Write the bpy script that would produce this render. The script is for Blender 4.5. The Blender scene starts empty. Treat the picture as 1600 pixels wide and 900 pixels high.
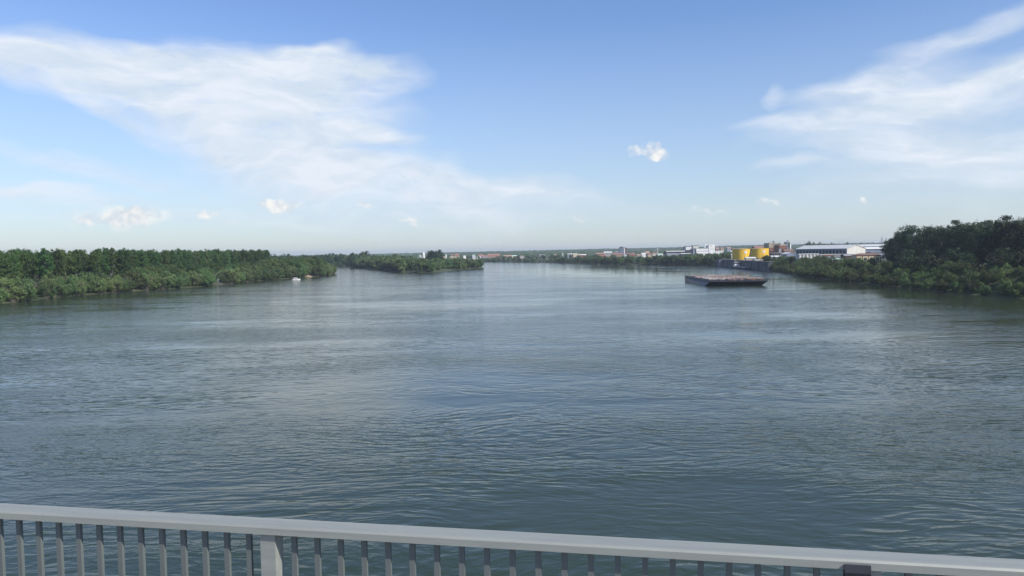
SKY_DUST = 0.4; SKY_TINT = (0.92, 0.965, 1.07, 1); VEIL = (3.85, 4.4, 4.75, 1); HAZE = 0.00009; EXPO = 0.5
CIRRUS_A = (4.75, 5.45, 6.25, 1); CIRRUS_B = (5.9, 6.3, 6.9, 1); CUM_A = (4.9, 5.2, 5.7, 1); CUM_B = (7.0, 6.95, 6.7, 1)
import bpy, bmesh, math, random
import numpy as np
from mathutils import Vector, Matrix
random.seed(7); RNG = np.random.default_rng(11)
R = math.radians; PI = math.pi
S = bpy.context.scene; COL = S.collection

# ------------------------------------------------------------------ camera
F = 1156.0; CAMZ = 22.0
PITCH = math.atan(55.5/F); ROLL = 0.0165
Fw = Vector((0, math.cos(PITCH), -math.sin(PITCH)))
U0 = Vector((0, math.sin(PITCH), math.cos(PITCH)))
R0 = Vector((1, 0, 0))
Rt = R0*math.cos(ROLL) - U0*math.sin(ROLL)
Up = U0*math.cos(ROLL) + R0*math.sin(ROLL)
def ray(px, py): return Fw + Rt*((px-800)/F) + Up*((450-py)/F)
def wat(px, py, z=0.0):
    d = ray(px, py); t = (z-CAMZ)/d.z
    return Vector((0, 0, CAMZ)) + d*t
def at(px, py, D):
    d = ray(px, py); return Vector((0, 0, CAMZ)) + d*(D/d.y)
def hor(px): return 394.5-0.0165*(px-800)
cd = bpy.data.cameras.new('camera'); cam = bpy.data.objects.new('camera', cd); COL.objects.link(cam)
cd.lens = 36*F/1600; cd.sensor_width = 36; cd.clip_start = 0.1; cd.clip_end = 60000
M = Matrix((Rt, Up, -Fw)).transposed().to_4x4(); M.translation = (0, 0, CAMZ); cam.matrix_world = M
S.camera = cam

# ------------------------------------------------------------------ material helpers
class NT:
    def __init__(s, nt): s.t = nt; s.n = nt.nodes; s.l = nt.links
    def new(s, typ, **kw):
        n = s.n.new(typ)
        for k, v in kw.items(): setattr(n, k, v)
        return n
    def put(s, sock, v):
        if hasattr(v, 'is_output') or isinstance(v, bpy.types.NodeSocket): s.l.new(v, sock)
        else: sock.default_value = v
    def math(s, op, a, b=None, c=None, clamp=False):
        n = s.new('ShaderNodeMath', operation=op, use_clamp=clamp); s.put(n.inputs[0], a)
        if b is not None: s.put(n.inputs[1], b)
        if c is not None: s.put(n.inputs[2], c)
        return n.outputs[0]
    def vmath(s, op, a, b=None):
        n = s.new('ShaderNodeVectorMath', operation=op); s.put(n.inputs[0], a)
        if b is not None: s.put(n.inputs[1], b)
        return n.outputs['Value'] if op in ('LENGTH', 'DOT_PRODUCT') else n.outputs[0]
    def map(s, v, loc=(0,0,0), rot=(0,0,0), sc=(1,1,1), typ='POINT'):
        n = s.new('ShaderNodeMapping', vector_type=typ); s.put(n.inputs['Vector'], v)
        n.inputs['Location'].default_value = loc; n.inputs['Rotation'].default_value = rot; n.inputs['Scale'].default_value = sc
        return n.outputs[0]
    def noise(s, v, scale, detail=2, rough=0.5, dist=0.0, dim='3D', out=0):
        n = s.new('ShaderNodeTexNoise', noise_dimensions=dim); s.put(n.inputs['Vector'], v)
        n.inputs['Scale'].default_value = scale; n.inputs['Detail'].default_value = detail
        n.inputs['Roughness'].default_value = rough; n.inputs['Distortion'].default_value = dist
        return n.outputs[out]
    def range(s, v, a, b, c=0.0, d=1.0, typ='SMOOTHSTEP'):
        n = s.new('ShaderNodeMapRange', interpolation_type=typ); s.put(n.inputs[0], v)
        for i, k in enumerate((a, b, c, d)): s.put(n.inputs[i+1], k)
        return n.outputs[0]
    def mix(s, f, a, b, typ='MIX'):
        n = s.new('ShaderNodeMix', data_type='RGBA', blend_type=typ)
        s.put(n.inputs[0], f); s.put(n.inputs[6], a); s.put(n.inputs[7], b)
        return n.outputs[2]
def c4(c): return (c[0], c[1], c[2], 1.0)
def newmat(name):
    m = bpy.data.materials.new(name); m.use_nodes = True
    t = NT(m.node_tree); p = m.node_tree.nodes['Principled BSDF']
    return m, t, p
def surf(name, col, rough=0.8, var=0.25, scale=0.6, col2=None, metal=0.0, streak=False, spec=0.5):
    m, t, p = newmat(name)
    co = t.new('ShaderNodeTexCoord').outputs['Object']
    if streak: co = t.map(co, sc=(1.6, 1.6, 0.12))
    n = t.noise(co, scale, 5, 0.6)
    f = t.range(n, 0.3, 0.72)
    c2 = col2 if col2 else tuple(k*(1-var) for k in col)
    t.put(p.inputs['Base Color'], t.mix(f, c4(col), c4(c2)))
    p.inputs['Roughness'].default_value = rough; p.inputs['Metallic'].default_value = metal
    p.inputs['Specular IOR Level'].default_value = spec
    return m
def leafmat(name, c1, c2, c3, trans=0.25):
    m, t, p = newmat(name)
    oi = t.new('ShaderNodeObjectInfo').outputs['Random']
    co = t.new('ShaderNodeTexCoord').outputs['Object']
    n = t.noise(co, 0.35, 3, 0.6); n2 = t.noise(co, 2.2, 1, 0.5)
    a = t.mix(t.range(n, 0.35, 0.68), c4(c1), c4(c2))
    b = t.mix(t.range(n2, 0.5, 0.75, 0, 0.5), a, c4(c3))
    hs = t.new('ShaderNodeHueSaturation'); t.put(hs.inputs['Color'], b)
    t.put(hs.inputs['Value'], t.math('MULTIPLY_ADD', oi, 0.85, 0.58))
    t.put(hs.inputs['Hue'], t.math('MULTIPLY_ADD', t.math('FRACT', t.math('MULTIPLY', oi, 7.31)), 0.06, 0.466))
    col = hs.outputs[0]
    t.put(p.inputs['Base Color'], col); p.inputs['Roughness'].default_value = 0.6
    p.inputs['Specular IOR Level'].default_value = 0.25
    tr = t.new('ShaderNodeBsdfTranslucent'); t.put(tr.inputs[0], col)
    mx = t.new('ShaderNodeMixShader'); mx.inputs[0].default_value = trans
    out = m.node_tree.nodes['Material Output']
    t.l.new(p.outputs[0], mx.inputs[1]); t.l.new(tr.outputs[0], mx.inputs[2]); t.l.new(mx.outputs[0], out.inputs[0])
    return m
MAT = {
 'willow': leafmat('willow_leaves', (0.12,0.185,0.062), (0.085,0.14,0.046), (0.165,0.225,0.095)),
 'forest': leafmat('poplar_leaves', (0.068,0.125,0.032), (0.042,0.088,0.025), (0.11,0.165,0.05)),
 'broad': leafmat('broad_leaves', (0.075,0.125,0.035), (0.05,0.09,0.03), (0.12,0.17,0.06)),
 'dark': leafmat('dark_leaves', (0.048,0.088,0.034), (0.033,0.063,0.027), (0.085,0.13,0.05), 0.15),
 'shrub': leafmat('shrub_leaves', (0.10,0.15,0.045), (0.06,0.10,0.035), (0.16,0.21,0.07)),
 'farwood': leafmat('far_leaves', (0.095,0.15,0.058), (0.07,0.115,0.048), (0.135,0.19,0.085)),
 'bark': surf('bark', (0.23,0.20,0.16), 0.9, 0.5, 3, streak=True),
 'palebark': surf('pale_bark', (0.42,0.40,0.35), 0.9, 0.5, 2, streak=True),
 'concrete': surf('concrete', (0.34,0.33,0.31), 0.85, 0.35, 0.5, streak=True),
 'darkconcrete': surf('dark_concrete', (0.13,0.13,0.135), 0.85, 0.45, 0.35, streak=True),
 'white': surf('white_paint', (0.78,0.77,0.74), 0.6, 0.12, 0.4, streak=True),
 'offwhite': surf('offwhite_render', (0.66,0.63,0.57), 0.7, 0.15, 0.4, streak=True),
 'cream': surf('cream_render', (0.62,0.52,0.35), 0.75, 0.2, 0.5, streak=True),
 'tan': surf('tan_render', (0.45,0.38,0.26), 0.8, 0.25, 0.4, streak=True),
 'greywall': surf('grey_wall', (0.30,0.32,0.36), 0.7, 0.25, 0.4, streak=True),
 'bluegrey': surf('blue_grey_cladding', (0.22,0.25,0.33), 0.6, 0.25, 0.3, streak=True),
 'brick': surf('red_brick', (0.30,0.13,0.09), 0.9, 0.35, 0.5),
 'darkbrick': surf('brown_brick', (0.15,0.085,0.07), 0.9, 0.35, 0.5),
 'tile': surf('red_roof_tile', (0.31,0.165,0.12), 0.85, 0.35, 0.7, col2=(0.26,0.14,0.105)),
 'tile2': surf('faded_roof_tile', (0.36,0.25,0.19), 0.85, 0.3, 0.7),
 'tile3': surf('brown_roof_tile', (0.22,0.13,0.10), 0.85, 0.3, 0.7),
 'metalroof': surf('light_metal_roof', (0.62,0.62,0.58), 0.5, 0.15, 0.25),
 'greyroof': surf('grey_roof', (0.28,0.28,0.28), 0.8, 0.3, 0.4),
 'greenroof': surf('mint_canopy', (0.42,0.55,0.50), 0.6, 0.15, 0.5),
 'yellow': surf('yellow_tank_paint', (0.90,0.56,0.03), 0.4, 0.2, 0.12, col2=(0.78,0.45,0.025), streak=True),
 'yellowdark': surf('yellow_seam_paint', (0.55,0.30,0.02), 0.5, 0.3, 0.3),
 'darksteel': surf('dark_steel', (0.05,0.055,0.07), 0.55, 0.4, 0.6),
 'window': surf('window_glass', (0.045,0.055,0.075), 0.15, 0.3, 0.4),
 'hull': surf('dark_hull_paint', (0.022,0.026,0.045), 0.5, 0.4, 0.3, col2=(0.06,0.045,0.05), streak=True),
 'hulledge': surf('worn_hull_edge', (0.10,0.11,0.14), 0.6, 0.4, 0.5),
 'rust': surf('rusty_steel', (0.30,0.15,0.09), 0.85, 0.4, 0.5),
 'hatch': surf('pinkish_hatch', (0.36,0.27,0.23), 0.8, 0.3, 0.7, col2=(0.12,0.08,0.07)),
 'hatch2': surf('grey_hatch', (0.50,0.46,0.42), 0.8, 0.25, 0.7, col2=(0.22,0.17,0.15)),
 'hatch3': surf('orange_hatch', (0.24,0.15,0.11), 0.85, 0.3, 0.7, col2=(0.34,0.27,0.23)),
 'rubber': surf('black_rubber', (0.02,0.02,0.022), 0.9, 0.3, 1),
 'wood': surf('weathered_wood', (0.30,0.22,0.15), 0.9, 0.4, 1.5),
 'stone': surf('pale_stone', (0.45,0.43,0.38), 0.9, 0.3, 1.0),
 'sand': surf('sandy_soil', (0.33,0.25,0.17), 0.95, 0.3, 0.3),
 'navy': surf('navy_paint', (0.04,0.05,0.12), 0.6, 0.3, 0.5),
 'pinkmark': surf('emblem_pink', (0.65,0.35,0.25), 0.6, 0.1, 1),
}
# galvanised rail paint
m, t, p = newmat('galvanised_rail'); MAT['rail'] = m
co = t.new('ShaderNodeTexCoord').outputs['Object']
n = t.noise(t.map(co, sc=(0.4, 6, 6)), 2.5, 6, 0.65); n2 = t.noise(co, 60, 3, 0.6)
c = t.mix(t.range(n, 0.3, 0.7), (0.31,0.325,0.29,1), (0.26,0.272,0.25,1))
c = t.mix(t.range(n2, 0.62, 0.78, 0, 0.35), c, (0.16,0.16,0.16,1))
c = t.mix(t.range(t.noise(t.map(co, sc=(1.0, 8, 8)), 9, 6, 0.7), 0.60, 0.72, 0, 0.45), c, (0.17,0.15,0.13,1))
t.put(p.inputs['Base Color'], c); p.inputs['Roughness'].default_value = 0.55; p.inputs['Metallic'].default_value = 0.15
# ------------------------------------------------------------------ object helpers
def link(o): COL.objects.link(o); return o
def tag(o, label, cat, group=None, kind=None):
    o['label'] = label; o['category'] = cat
    if group: o['group'] = group
    if kind: o['kind'] = kind
    return o
def thing(name, label, cat, loc=(0,0,0), rz=0.0, group=None):
    o = bpy.data.objects.new(name, None); link(o); o.location = loc; o.rotation_euler = (0,0,rz)
    o.empty_display_size = 1
    return tag(o, label, cat, group)
def obj(name, bm, mat, parent=None, smooth=False):
    me = bpy.data.meshes.new(name); bm.to_mesh(me); bm.free()
    for mm in (mat if isinstance(mat, (list, tuple)) else [mat]): me.materials.append(MAT[mm] if isinstance(mm, str) else mm)
    if smooth:
        for f in me.polygons: f.use_smooth = True
    o = bpy.data.objects.new(name, me); link(o)
    if parent: o.parent = parent
    return o
def inst(name, me, parent=None, loc=(0,0,0), rz=0.0, sc=(1,1,1)):
    o = bpy.data.objects.new(name, me); link(o); o.location = loc; o.rotation_euler = (0,0,rz); o.scale = sc
    if parent: o.parent = parent
    return o
def BM(): return bmesh.new()
def box(bm, x0, x1, y0, y1, z0, z1, mi=0, M=None):
    vs = [bm.verts.new((x, y, z)) for z in (z0, z1) for (x, y) in ((x0,y0),(x1,y0),(x1,y1),(x0,y1))]
    for f in ((3,2,1,0),(4,5,6,7),(0,1,5,4),(1,2,6,5),(2,3,7,6),(3,0,4,7)):
        g = bm.faces.new([vs[i] for i in f]); g.material_index = mi
    if M is not None:
        for v in vs: v.co = M @ v.co
    return vs
def bar(bm, a, b, w, h=None, mi=0):
    a = Vector(a); b = Vector(b); d = b-a; L = d.length; h = h or w
    q = d.to_track_quat('Z', 'Y').to_matrix().to_4x4(); q.translation = a
    box(bm, -w/2, w/2, -h/2, h/2, 0, L, mi, q)
def tube(bm, a, b, r0, r1=None, seg=8, caps=True, mi=0):
    a = Vector(a); b = Vector(b); r1 = r0 if r1 is None else r1
    q = (b-a).to_track_quat('Z', 'Y').to_matrix(); rings = []
    for p, r in ((a, r0), (b, r1)):
        rings.append([bm.verts.new(p + q @ Vector((r*math.cos(2*PI*i/seg), r*math.sin(2*PI*i/seg), 0))) for i in range(seg)])
    for i in range(seg):
        f = bm.faces.new((rings[0][i], rings[0][(i+1)%seg], rings[1][(i+1)%seg], rings[1][i])); f.material_index = mi
    if caps:
        bm.faces.new(rings[0][::-1]).material_index = mi; bm.faces.new(rings[1]).material_index = mi
def prism(bm, pts, axis, a, b, mi=0):
    # polygon pts (u,v) extruded along axis 'x' or 'y' from a to b
    def P(u, v, w): return (w, u, v) if axis == 'x' else (u, w, v)
    A = [bm.verts.new(P(u, v, a)) for u, v in pts]; B = [bm.verts.new(P(u, v, b)) for u, v in pts]
    n = len(pts)
    fs = [bm.faces.new(A[::-1]), bm.faces.new(B)] + [bm.faces.new((A[i], A[(i+1)%n], B[(i+1)%n], B[i])) for i in range(n)]
    for f in fs: f.material_index = mi
    bmesh.ops.recalc_face_normals(bm, faces=fs)

# ------------------------------------------------------------------ river outline and terrain
def W(px, py): p = wat(px, py); return (p.x, p.y)
def WD(px, D): return ((px-800)/F*D*1.0, D)
shore = [(-330,-1500), (-300,-300), (-285,60), (-262,220)]
shore += [W(-60,484), W(0,476), W(60,468), W(120,462), W(200,455.5), W(290,450), W(330,447), W(345,445), W(380,441.5), W(430,437), W(480,433), W(512,431)]
shore += [W(522,428), WD(520,930), WD(500,1030), WD(440,1200), WD(380,1330), WD(420,1440), WD(500,1450)]
shore += [WD(546,1420), W(560,418.6), W(575,420.6), W(592,421.2), W(610,423.6), W(625,425.5), W(655,426), W(685,425.5), W(700,423.3), W(730,420.6), W(755,418.6), WD(752,1200)]
shore += [WD(738,1600), WD(738,1900)]
shore += [W(760,409.3), W(800,409.9), W(860,410.6), W(900,411.6), W(930,413.0), W(970,413.8), W(1020,414.3), W(1100,415.2), W(1122,416)]
QA = Vector((*W(1122,416.2), 0)); QB = Vector((*W(1199,423.5), 0))
shore += [W(1199,423.5), W(1215,424.5), W(1250,432), W(1300,438), W(1350,443.5), W(1400,449), W(1450,455), W(1500,459.5), W(1600,467), W(1680,474)]
shore += [(262,170), (275,60), (300,-300), (330,-1500)]
SH = np.array(shore)
def sdf(X, Y):
    # positive on land, negative in the water
    X = np.asarray(X, float); Y = np.asarray(Y, float)
    dmin = np.full(X.shape, 1e12); ins = np.zeros(X.shape, bool); n = len(SH)
    for i in range(n):
        ax, ay = SH[i]; bx, by = SH[(i+1)%n]; dx, dy = bx-ax, by-ay
        tt = np.clip(((X-ax)*dx+(Y-ay)*dy)/(dx*dx+dy*dy), 0, 1)
        dmin = np.minimum(dmin, (X-ax-tt*dx)**2+(Y-ay-tt*dy)**2)
        c = ((ay > Y) != (by > Y))
        with np.errstate(divide='ignore', invalid='ignore'):
            xi = (bx-ax)*(Y-ay)/(by-ay if by != ay else 1e-9)+ax
        ins ^= c & (X < xi)
    d = np.sqrt(dmin)
    return np.where(ins, -d, d)
def sstep(a, b, x): t = np.clip((x-a)/(b-a), 0, 1); return t*t*(3-2*t)
def wob(X, Y, s, seed=0.0):
    return (np.sin(X/s+seed)*np.cos(Y/s*1.3+seed*2)+0.5*np.sin(X/s*2.3+Y/s*1.7+seed*3)+0.3*np.cos(X/s*4.1-Y/s*3.2+seed))/1.8
def height(X, Y, sd=None):
    X = np.asarray(X, float); Y = np.asarray(Y, float)
    if sd is None: sd = sdf(X, Y)
    r = np.hypot(X, Y); px = 800+F*X/np.maximum(Y, 1.0); px = np.where(Y < 30, np.where(X > 0, 1700, -100), px)
    low = 1.6+1.2*wob(X, Y, 60, 1.0)*0.4
    plateau = low + sstep(740, 800, px)*2.0 + sstep(1080, 1150, px)*4.6
    plateau = np.where((px > 560) & (Y > 1250), np.maximum(plateau, 5.5), plateau)
    w = np.where(px > 1110, 26.0, 14.0)
    quay = (px > 1112) & (px < 1203) & (Y > 640) & (Y < 1010)
    w = np.where(quay, 3.0, w)
    land = plateau*sstep(0, 1, np.clip(sd, 0, None)/w)
    land = np.where(sd < 40, land*1.0, land)
    hills = sstep(2300, 5200, r)*(12+15*sstep(560, 1250, px)) + sstep(5200, 8200, r)*(4+4*wob(X, Y, 900, 2.0)) + sstep(2300, 4200, r)*3*wob(X, Y, 520, 5.0)
    land = land + hills
    bed = -np.clip(-sd*0.12, 0, 4.0) - 0.15
    return np.where(sd > 0, land, bed)
def gz(x, y): return float(height(np.array([x]), np.array([y]))[0])

# polar ground sheet
ang = np.concatenate([np.linspace(-40, 40, 620), np.linspace(42, 318, 70)])*PI/180.0
rad = np.concatenate([[0.0], np.linspace(20, 200, 20)[:-1], np.exp(np.linspace(math.log(200), math.log(9000), 480))])
A_, R_ = np.meshgrid(ang, rad); GX = R_*np.sin(A_); GY = R_*np.cos(A_)
GZ = height(GX, GY)
nr, na = GX.shape
verts = np.stack([GX, GY, GZ], -1).reshape(-1, 3)
idx = np.arange(nr*na).reshape(nr, na); nx = np.roll(idx, -1, axis=1)
quads = np.stack([idx[:-1], nx[:-1], nx[1:], idx[1:]], -1).reshape(-1, 4)[:, ::-1]
def npmesh(name, v, q, mats, mi=None, smooth=False):
    me = bpy.data.meshes.new(name); nq = len(q)
    me.vertices.add(len(v)); me.vertices.foreach_set('co', np.asarray(v, np.float32).ravel())
    me.loops.add(nq*4); me.loops.foreach_set('vertex_index', np.asarray(q, np.int32).ravel())
    me.polygons.add(nq); me.polygons.foreach_set('loop_start', np.arange(0, nq*4, 4, dtype=np.int32))
    me.polygons.foreach_set('loop_total', np.full(nq, 4, np.int32))
    if mi is not None: me.polygons.foreach_set('material_index', np.asarray(mi, np.int32))
    me.polygons.foreach_set('use_smooth', np.full(nq, smooth))
    for mm in mats: me.materials.append(MAT[mm] if isinstance(mm, str) else mm)
    me.update(calc_edges=True); me.validate(); return me
m, t, p = newmat('grassy_ground'); MAT['ground'] = m
co = t.new('ShaderNodeTexCoord').outputs['Object']
n1 = t.noise(co, 0.02, 5, 0.6); n2 = t.noise(co, 0.35, 4, 0.6)
c = t.mix(t.range(n1, 0.35, 0.65), (0.045,0.065,0.022,1), (0.075,0.08,0.035,1))
c = t.mix(t.range(n2, 0.45, 0.7), c, (0.03,0.045,0.018,1))
c = t.mix(t.range(t.noise(co, 0.006, 4, 0.6), 0.58, 0.64, 0, 0.6), c, (0.20,0.18,0.11,1))
t.put(p.inputs['Base Color'], c); p.inputs['Roughness'].default_value = 0.95
g = inst('ground', npmesh('ground', verts, quads, ['ground'], smooth=True)); g['kind'] = 'structure'

# ------------------------------------------------------------------ water
m, t, p = newmat('river_water'); MAT['water'] = m
co = t.new('ShaderNodeTexCoord').outputs['Object']
warp = t.vmath('ADD', co, t.vmath('SCALE', t.vmath('SUBTRACT', t.noise(co, 0.018, 2, 0.5, out=1), (0.5,0.5,0.5)), None))
sc_node = [n for n in t.n if n.bl_idname == 'ShaderNodeVectorMath' and n.operation == 'SCALE'][0]; sc_node.inputs['Scale'].default_value = 26.0
def wave(v, rot, lx, ly, det, rough=0.5, dist=0.0):
    mv = t.map(v, rot=(0,0,R(rot)), sc=(1/lx, 1/ly, 1)); return t.noise(mv, 1.0, det, rough, dist)
wa = wave(warp, 14, 5.2, 1.9, 2, 0.45, 0.3)
wb = wave(warp, -20, 3.0, 1.15, 2, 0.5, 0.2)
wc = wave(co, 6, 0.75, 0.5, 3, 0.6)
wd = wave(warp, -4, 16, 6.0, 1, 0.4)
def crest(x): return t.math('SUBTRACT', 1.0, t.math('ABSOLUTE', t.math('MULTIPLY_ADD', x, 2.0, -1.0)))
pa = t.range(t.noise(t.map(co, sc=(1/95, 1/45, 1), rot=(0,0,R(8))), 1.0, 3, 0.55, 0.4), 0.36, 0.62)
pb = t.range(t.noise(t.map(co, loc=(3,7,0), sc=(1/150, 1/38, 1), rot=(0,0,R(-6))), 1.0, 3, 0.6, 0.6), 0.38, 0.64)
pc = t.range(t.noise(t.map(co, loc=(9,2,0), sc=(1/60, 1/25, 1), rot=(0,0,R(3))), 1.0, 4, 0.65, 0.8), 0.46, 0.68)
def ell(cx, cy, rx, ry, rot=0.0, amp=1.0):
    mp = t.map(warp2, (cx, cy, 0), (0, 0, R(rot)), (rx, ry, 1), 'TEXTURE')
    sp_ = t.new('ShaderNodeSeparateXYZ'); t.put(sp_.inputs[0], mp); cb_ = t.new('ShaderNodeCombineXYZ'); t.put(cb_.inputs[0], sp_.outputs[0]); t.put(cb_.inputs[1], sp_.outputs[1])
    return t.range(t.vmath('LENGTH', cb_.outputs[0]), 1.35, 0.45, 0, amp)
w2_ = t.new('ShaderNodeVectorMath', operation='SCALE'); t.put(w2_.inputs[0], t.vmath('SUBTRACT', t.noise(co, 0.03, 4, 0.6, out=1), (0.5,0.5,0.5))); w2_.inputs['Scale'].default_value = 40.0
warp2 = t.vmath('ADD', co, w2_.outputs[0])
def mx(*v):
    r = v[0]
    for q in v[1:]: r = t.math('MAXIMUM', r, q)
    return r
calm = mx(ell(105, 800, 105, 400, 4, .88), ell(190, 430, 62, 230, 6, .75), ell(14, 62, 17, 11, 0, .65), ell(-20, 130, 26, 16, 0, .45), ell(-150, 330, 60, 70, 10, .4))
ruf = mx(ell(-60, 208, 95, 17, 3, .9), ell(8, 140, 24, 15, 0, .9), ell(45, 88, 34, 20, -8, .8), ell(-40, 92, 30, 18, 10, .5))
h = t.math('MULTIPLY', crest(wa), t.math('MULTIPLY_ADD', t.math('MAXIMUM', pa, ruf), 0.155, 0.018))
h = t.math('ADD', h, t.math('MULTIPLY', wb, t.math('MULTIPLY_ADD', t.math('MAXIMUM', pb, ruf), 0.15, 0.016)))
h = t.math('ADD', h, t.math('MULTIPLY', wc, t.math('MULTIPLY_ADD', t.math('MAXIMUM', pc, ruf), 0.062, 0.014)))
h = t.math('ADD', h, t.math('MULTIPLY', wd, 0.12))
h = t.math('MULTIPLY', h, t.math('SUBTRACT', 1.0, calm))
bp = t.new('ShaderNodeBump'); bp.inputs['Strength'].default_value = 1.0; bp.inputs['Distance'].default_value = 1.0
t.put(bp.inputs['Height'], h); t.put(p.inputs['Normal'], bp.outputs[0])
cm = t.mix(t.range(t.noise(t.map(co, sc=(1/120, 1/80, 1)), 1.0, 3, 0.5), 0.3, 0.7), (0.026,0.042,0.026,1), (0.037,0.050,0.027,1))
t.put(p.inputs['Base Color'], cm)
p.inputs['IOR'].default_value = 1.333
t.put(p.inputs['Roughness'], t.math('MULTIPLY', t.math('MULTIPLY_ADD', pb, 0.03, 0.075), t.math('SUBTRACT', 1.0, t.math('MULTIPLY', calm, 0.6))))
bm = BM(); bm.faces.new([bm.verts.new(v) for v in ((-1500,-1400,0),(1700,-1400,0),(1700,2300,0),(-1500,2300,0))])
w = obj('river_water', bm, 'water'); w['kind'] = 'structure'

# ------------------------------------------------------------------ tree prototypes
def crown_arrays(rng, H, z0, Rad, nclump, nleaf, leaf, top_pow=1.0, clump=0.24, flat=1.0):
    """leaf faces spread through a crown between z0 and H with horizontal radius Rad"""
    zc = (z0+H)/2; hz = (H-z0)/2
    d = rng.normal(size=(nclump, 3)); d /= np.linalg.norm(d, axis=1)[:, None]
    rr = (rng.uniform(0.2, 1.0, nclump)**0.4*0.88)[:, None]
    lump = 1+0.28*np.sin(d[:, :1]*3.1+rng.uniform(0, 6))*np.cos(d[:, 1:2]*2.7+rng.uniform(0, 6))+0.07*rng.normal(size=(nclump, 1))
    c = d*rr*lump*np.array([[Rad, Rad, hz]]); 
    taper = 1-0.25*np.clip(c[:, 2:3]/hz, -0.3, 1)*top_pow
    c[:, :2] *= taper; c[:, 2] += zc
    cr = Rad*clump*rng.uniform(0.7, 1.35, nclump)
    per = nleaf//nclump
    dd = rng.normal(size=(nclump, per, 3)); dd /= np.linalg.norm(dd, axis=2)[..., None]
    dd[..., 2] = np.where((dd[..., 2] < -0.5) & (rng.uniform(size=(nclump, per)) < 0.5), -dd[..., 2], dd[..., 2])
    pos = c[:, None, :] + dd*(cr[:, None, None]*rng.uniform(0.35, 1.12, (nclump, per, 1)))*np.array([1, 1, flat])
    pos = pos.reshape(-1, 3); nrm = (dd+rng.normal(scale=0.5, size=dd.shape)).reshape(-1, 3)
    pos[:, 2] = np.maximum(pos[:, 2], 0.15)
    return leaves(rng, pos, nrm, leaf)
def leaves(rng, pos, nrm, leaf):
    n = len(pos); nrm /= np.linalg.norm(nrm, axis=1)[:, None]
    a = np.cross(nrm, rng.normal(size=(n, 3))); a /= np.linalg.norm(a, axis=1)[:, None]+1e-9; b = np.cross(nrm, a)
    s = leaf*rng.uniform(0.6, 1.25, (n, 1)); a = a*s; b = b*s*0.7
    v = np.stack([pos-a*0.5, pos+b*0.45-a*0.05+nrm*s*0.10, pos+a*0.6, pos-b*0.45+nrm*s*0.05], 1).reshape(-1, 3)
    return v, np.arange(n*4).reshape(n, 4)
def trunk_bm(rng, H, z0, Rad, r, stems=1, limbs=6):
    bm = BM()
    for s in range(stems):
        a = rng.uniform(0, 2*PI); off = Vector((math.cos(a), math.sin(a), 0))*(0.0 if stems == 1 else Rad*0.12)
        lean = Vector((math.cos(a), math.sin(a), 0))*(rng.uniform(0, 0.04)*H if stems == 1 else Rad*rng.uniform(0.3, 0.55))
        prev = off+Vector((0, 0, -0.6)); rr = r*(1.25 if stems == 1 else 0.7); n = 5
        top = H*(0.86 if stems == 1 else 0.7)
        for k in range(1, n+1):
            f = k/n; p = off+lean*f**1.5+Vector((rng.normal()*0.04*Rad, rng.normal()*0.04*Rad, top*f)); r2 = r*(1.1-0.95*f)*(1 if stems == 1 else 0.65)
            tube(bm, prev, p, rr, r2, 7, caps=False)
            if k >= 2 or stems > 1:
                for q in range(limbs//3+1):
                    al = rng.uniform(0, 2*PI); zz = max(p.z, z0*0.9)
                    bq = p.lerp(prev, rng.uniform(0, 1)); e = bq+Vector((math.cos(al)*Rad*0.6, math.sin(al)*Rad*0.6, (H-z0)*0.16))
                    if bq.z > z0*0.7 or stems > 1: tube(bm, bq, e, r2*0.55+0.03, 0.03, 5, caps=False)
            prev = p; rr = r2
    return bm
PROTO = {}
def make_proto(kind, nvar, H, z0, Rad, nclump, nleaf, leaf, leafm, barkm, r, stems=1, top=1.0, clump=0.24):
    out = []
    for k in range(nvar):
        rng = np.random.default_rng(abs(hash(kind)) % 1000 + k) if False else np.random.default_rng(sum(map(ord, kind))*7+k)
        h = H*rng.uniform(0.93, 1.07); rd = Rad*rng.uniform(0.88, 1.12)
        v, q = crown_arrays(rng, h, z0, rd, nclump, nleaf, leaf, top, clump)
        cme = npmesh(kind+'_crown', v, q, [leafm])
        bm = trunk_bm(rng, h, z0, rd, r, stems); tme = bpy.data.meshes.new(kind+'_trunk'); bm.to_mesh(tme); bm.free(); tme.materials.append(MAT[barkm])
        # joined mesh for far copies
        tv = np.array([x.co[:] for x in tme.vertices]); tq = np.array([list(x.vertices) for x in tme.polygons if len(x.vertices) == 4])
        jv = np.concatenate([v, tv]); jq = np.concatenate([q, tq+len(v)])
        jme = npmesh(kind+'_tree', jv, jq, [leafm, barkm], mi=np.concatenate([np.zeros(len(q)), np.ones(len(tq))]))
        out.append((cme, tme, jme, h))
    PROTO[kind] = out
make_proto('willow', 5, 9.5, 0.2, 5.4, 46, 3600, 0.62, 'willow', 'bark', 0.22, stems=5, top=0.8, clump=0.26)
make_proto('poplar', 6, 25, 7.5, 3.9, 60, 4200, 0.66, 'forest', 'palebark', 0.22, top=0.5, clump=0.34)
make_proto('broadleaf', 5, 15, 1.6, 6.2, 60, 4200, 0.72, 'broad', 'bark', 0.32, top=0.8)
make_proto('tall', 4, 27, 2.6, 6.9, 150, 12000, 0.62, 'dark', 'bark', 0.42, top=0.3, clump=0.25)
make_proto('darkshrub', 3, 9, 0.1, 5.0, 44, 3200, 0.6, 'dark', 'bark', 0.16, stems=4, top=0.7, clump=0.28)
make_proto('dome', 2, 20, 2.0, 7.5, 150, 12000, 0.8, 'dark', 'bark', 0.5, top=0.0, clump=0.24)
make_proto('shrub', 5, 6.5, 0.1, 4.0, 36, 3000, 0.48, 'shrub', 'bark', 0.14, stems=5, top=0.7, clump=0.28)
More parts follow.
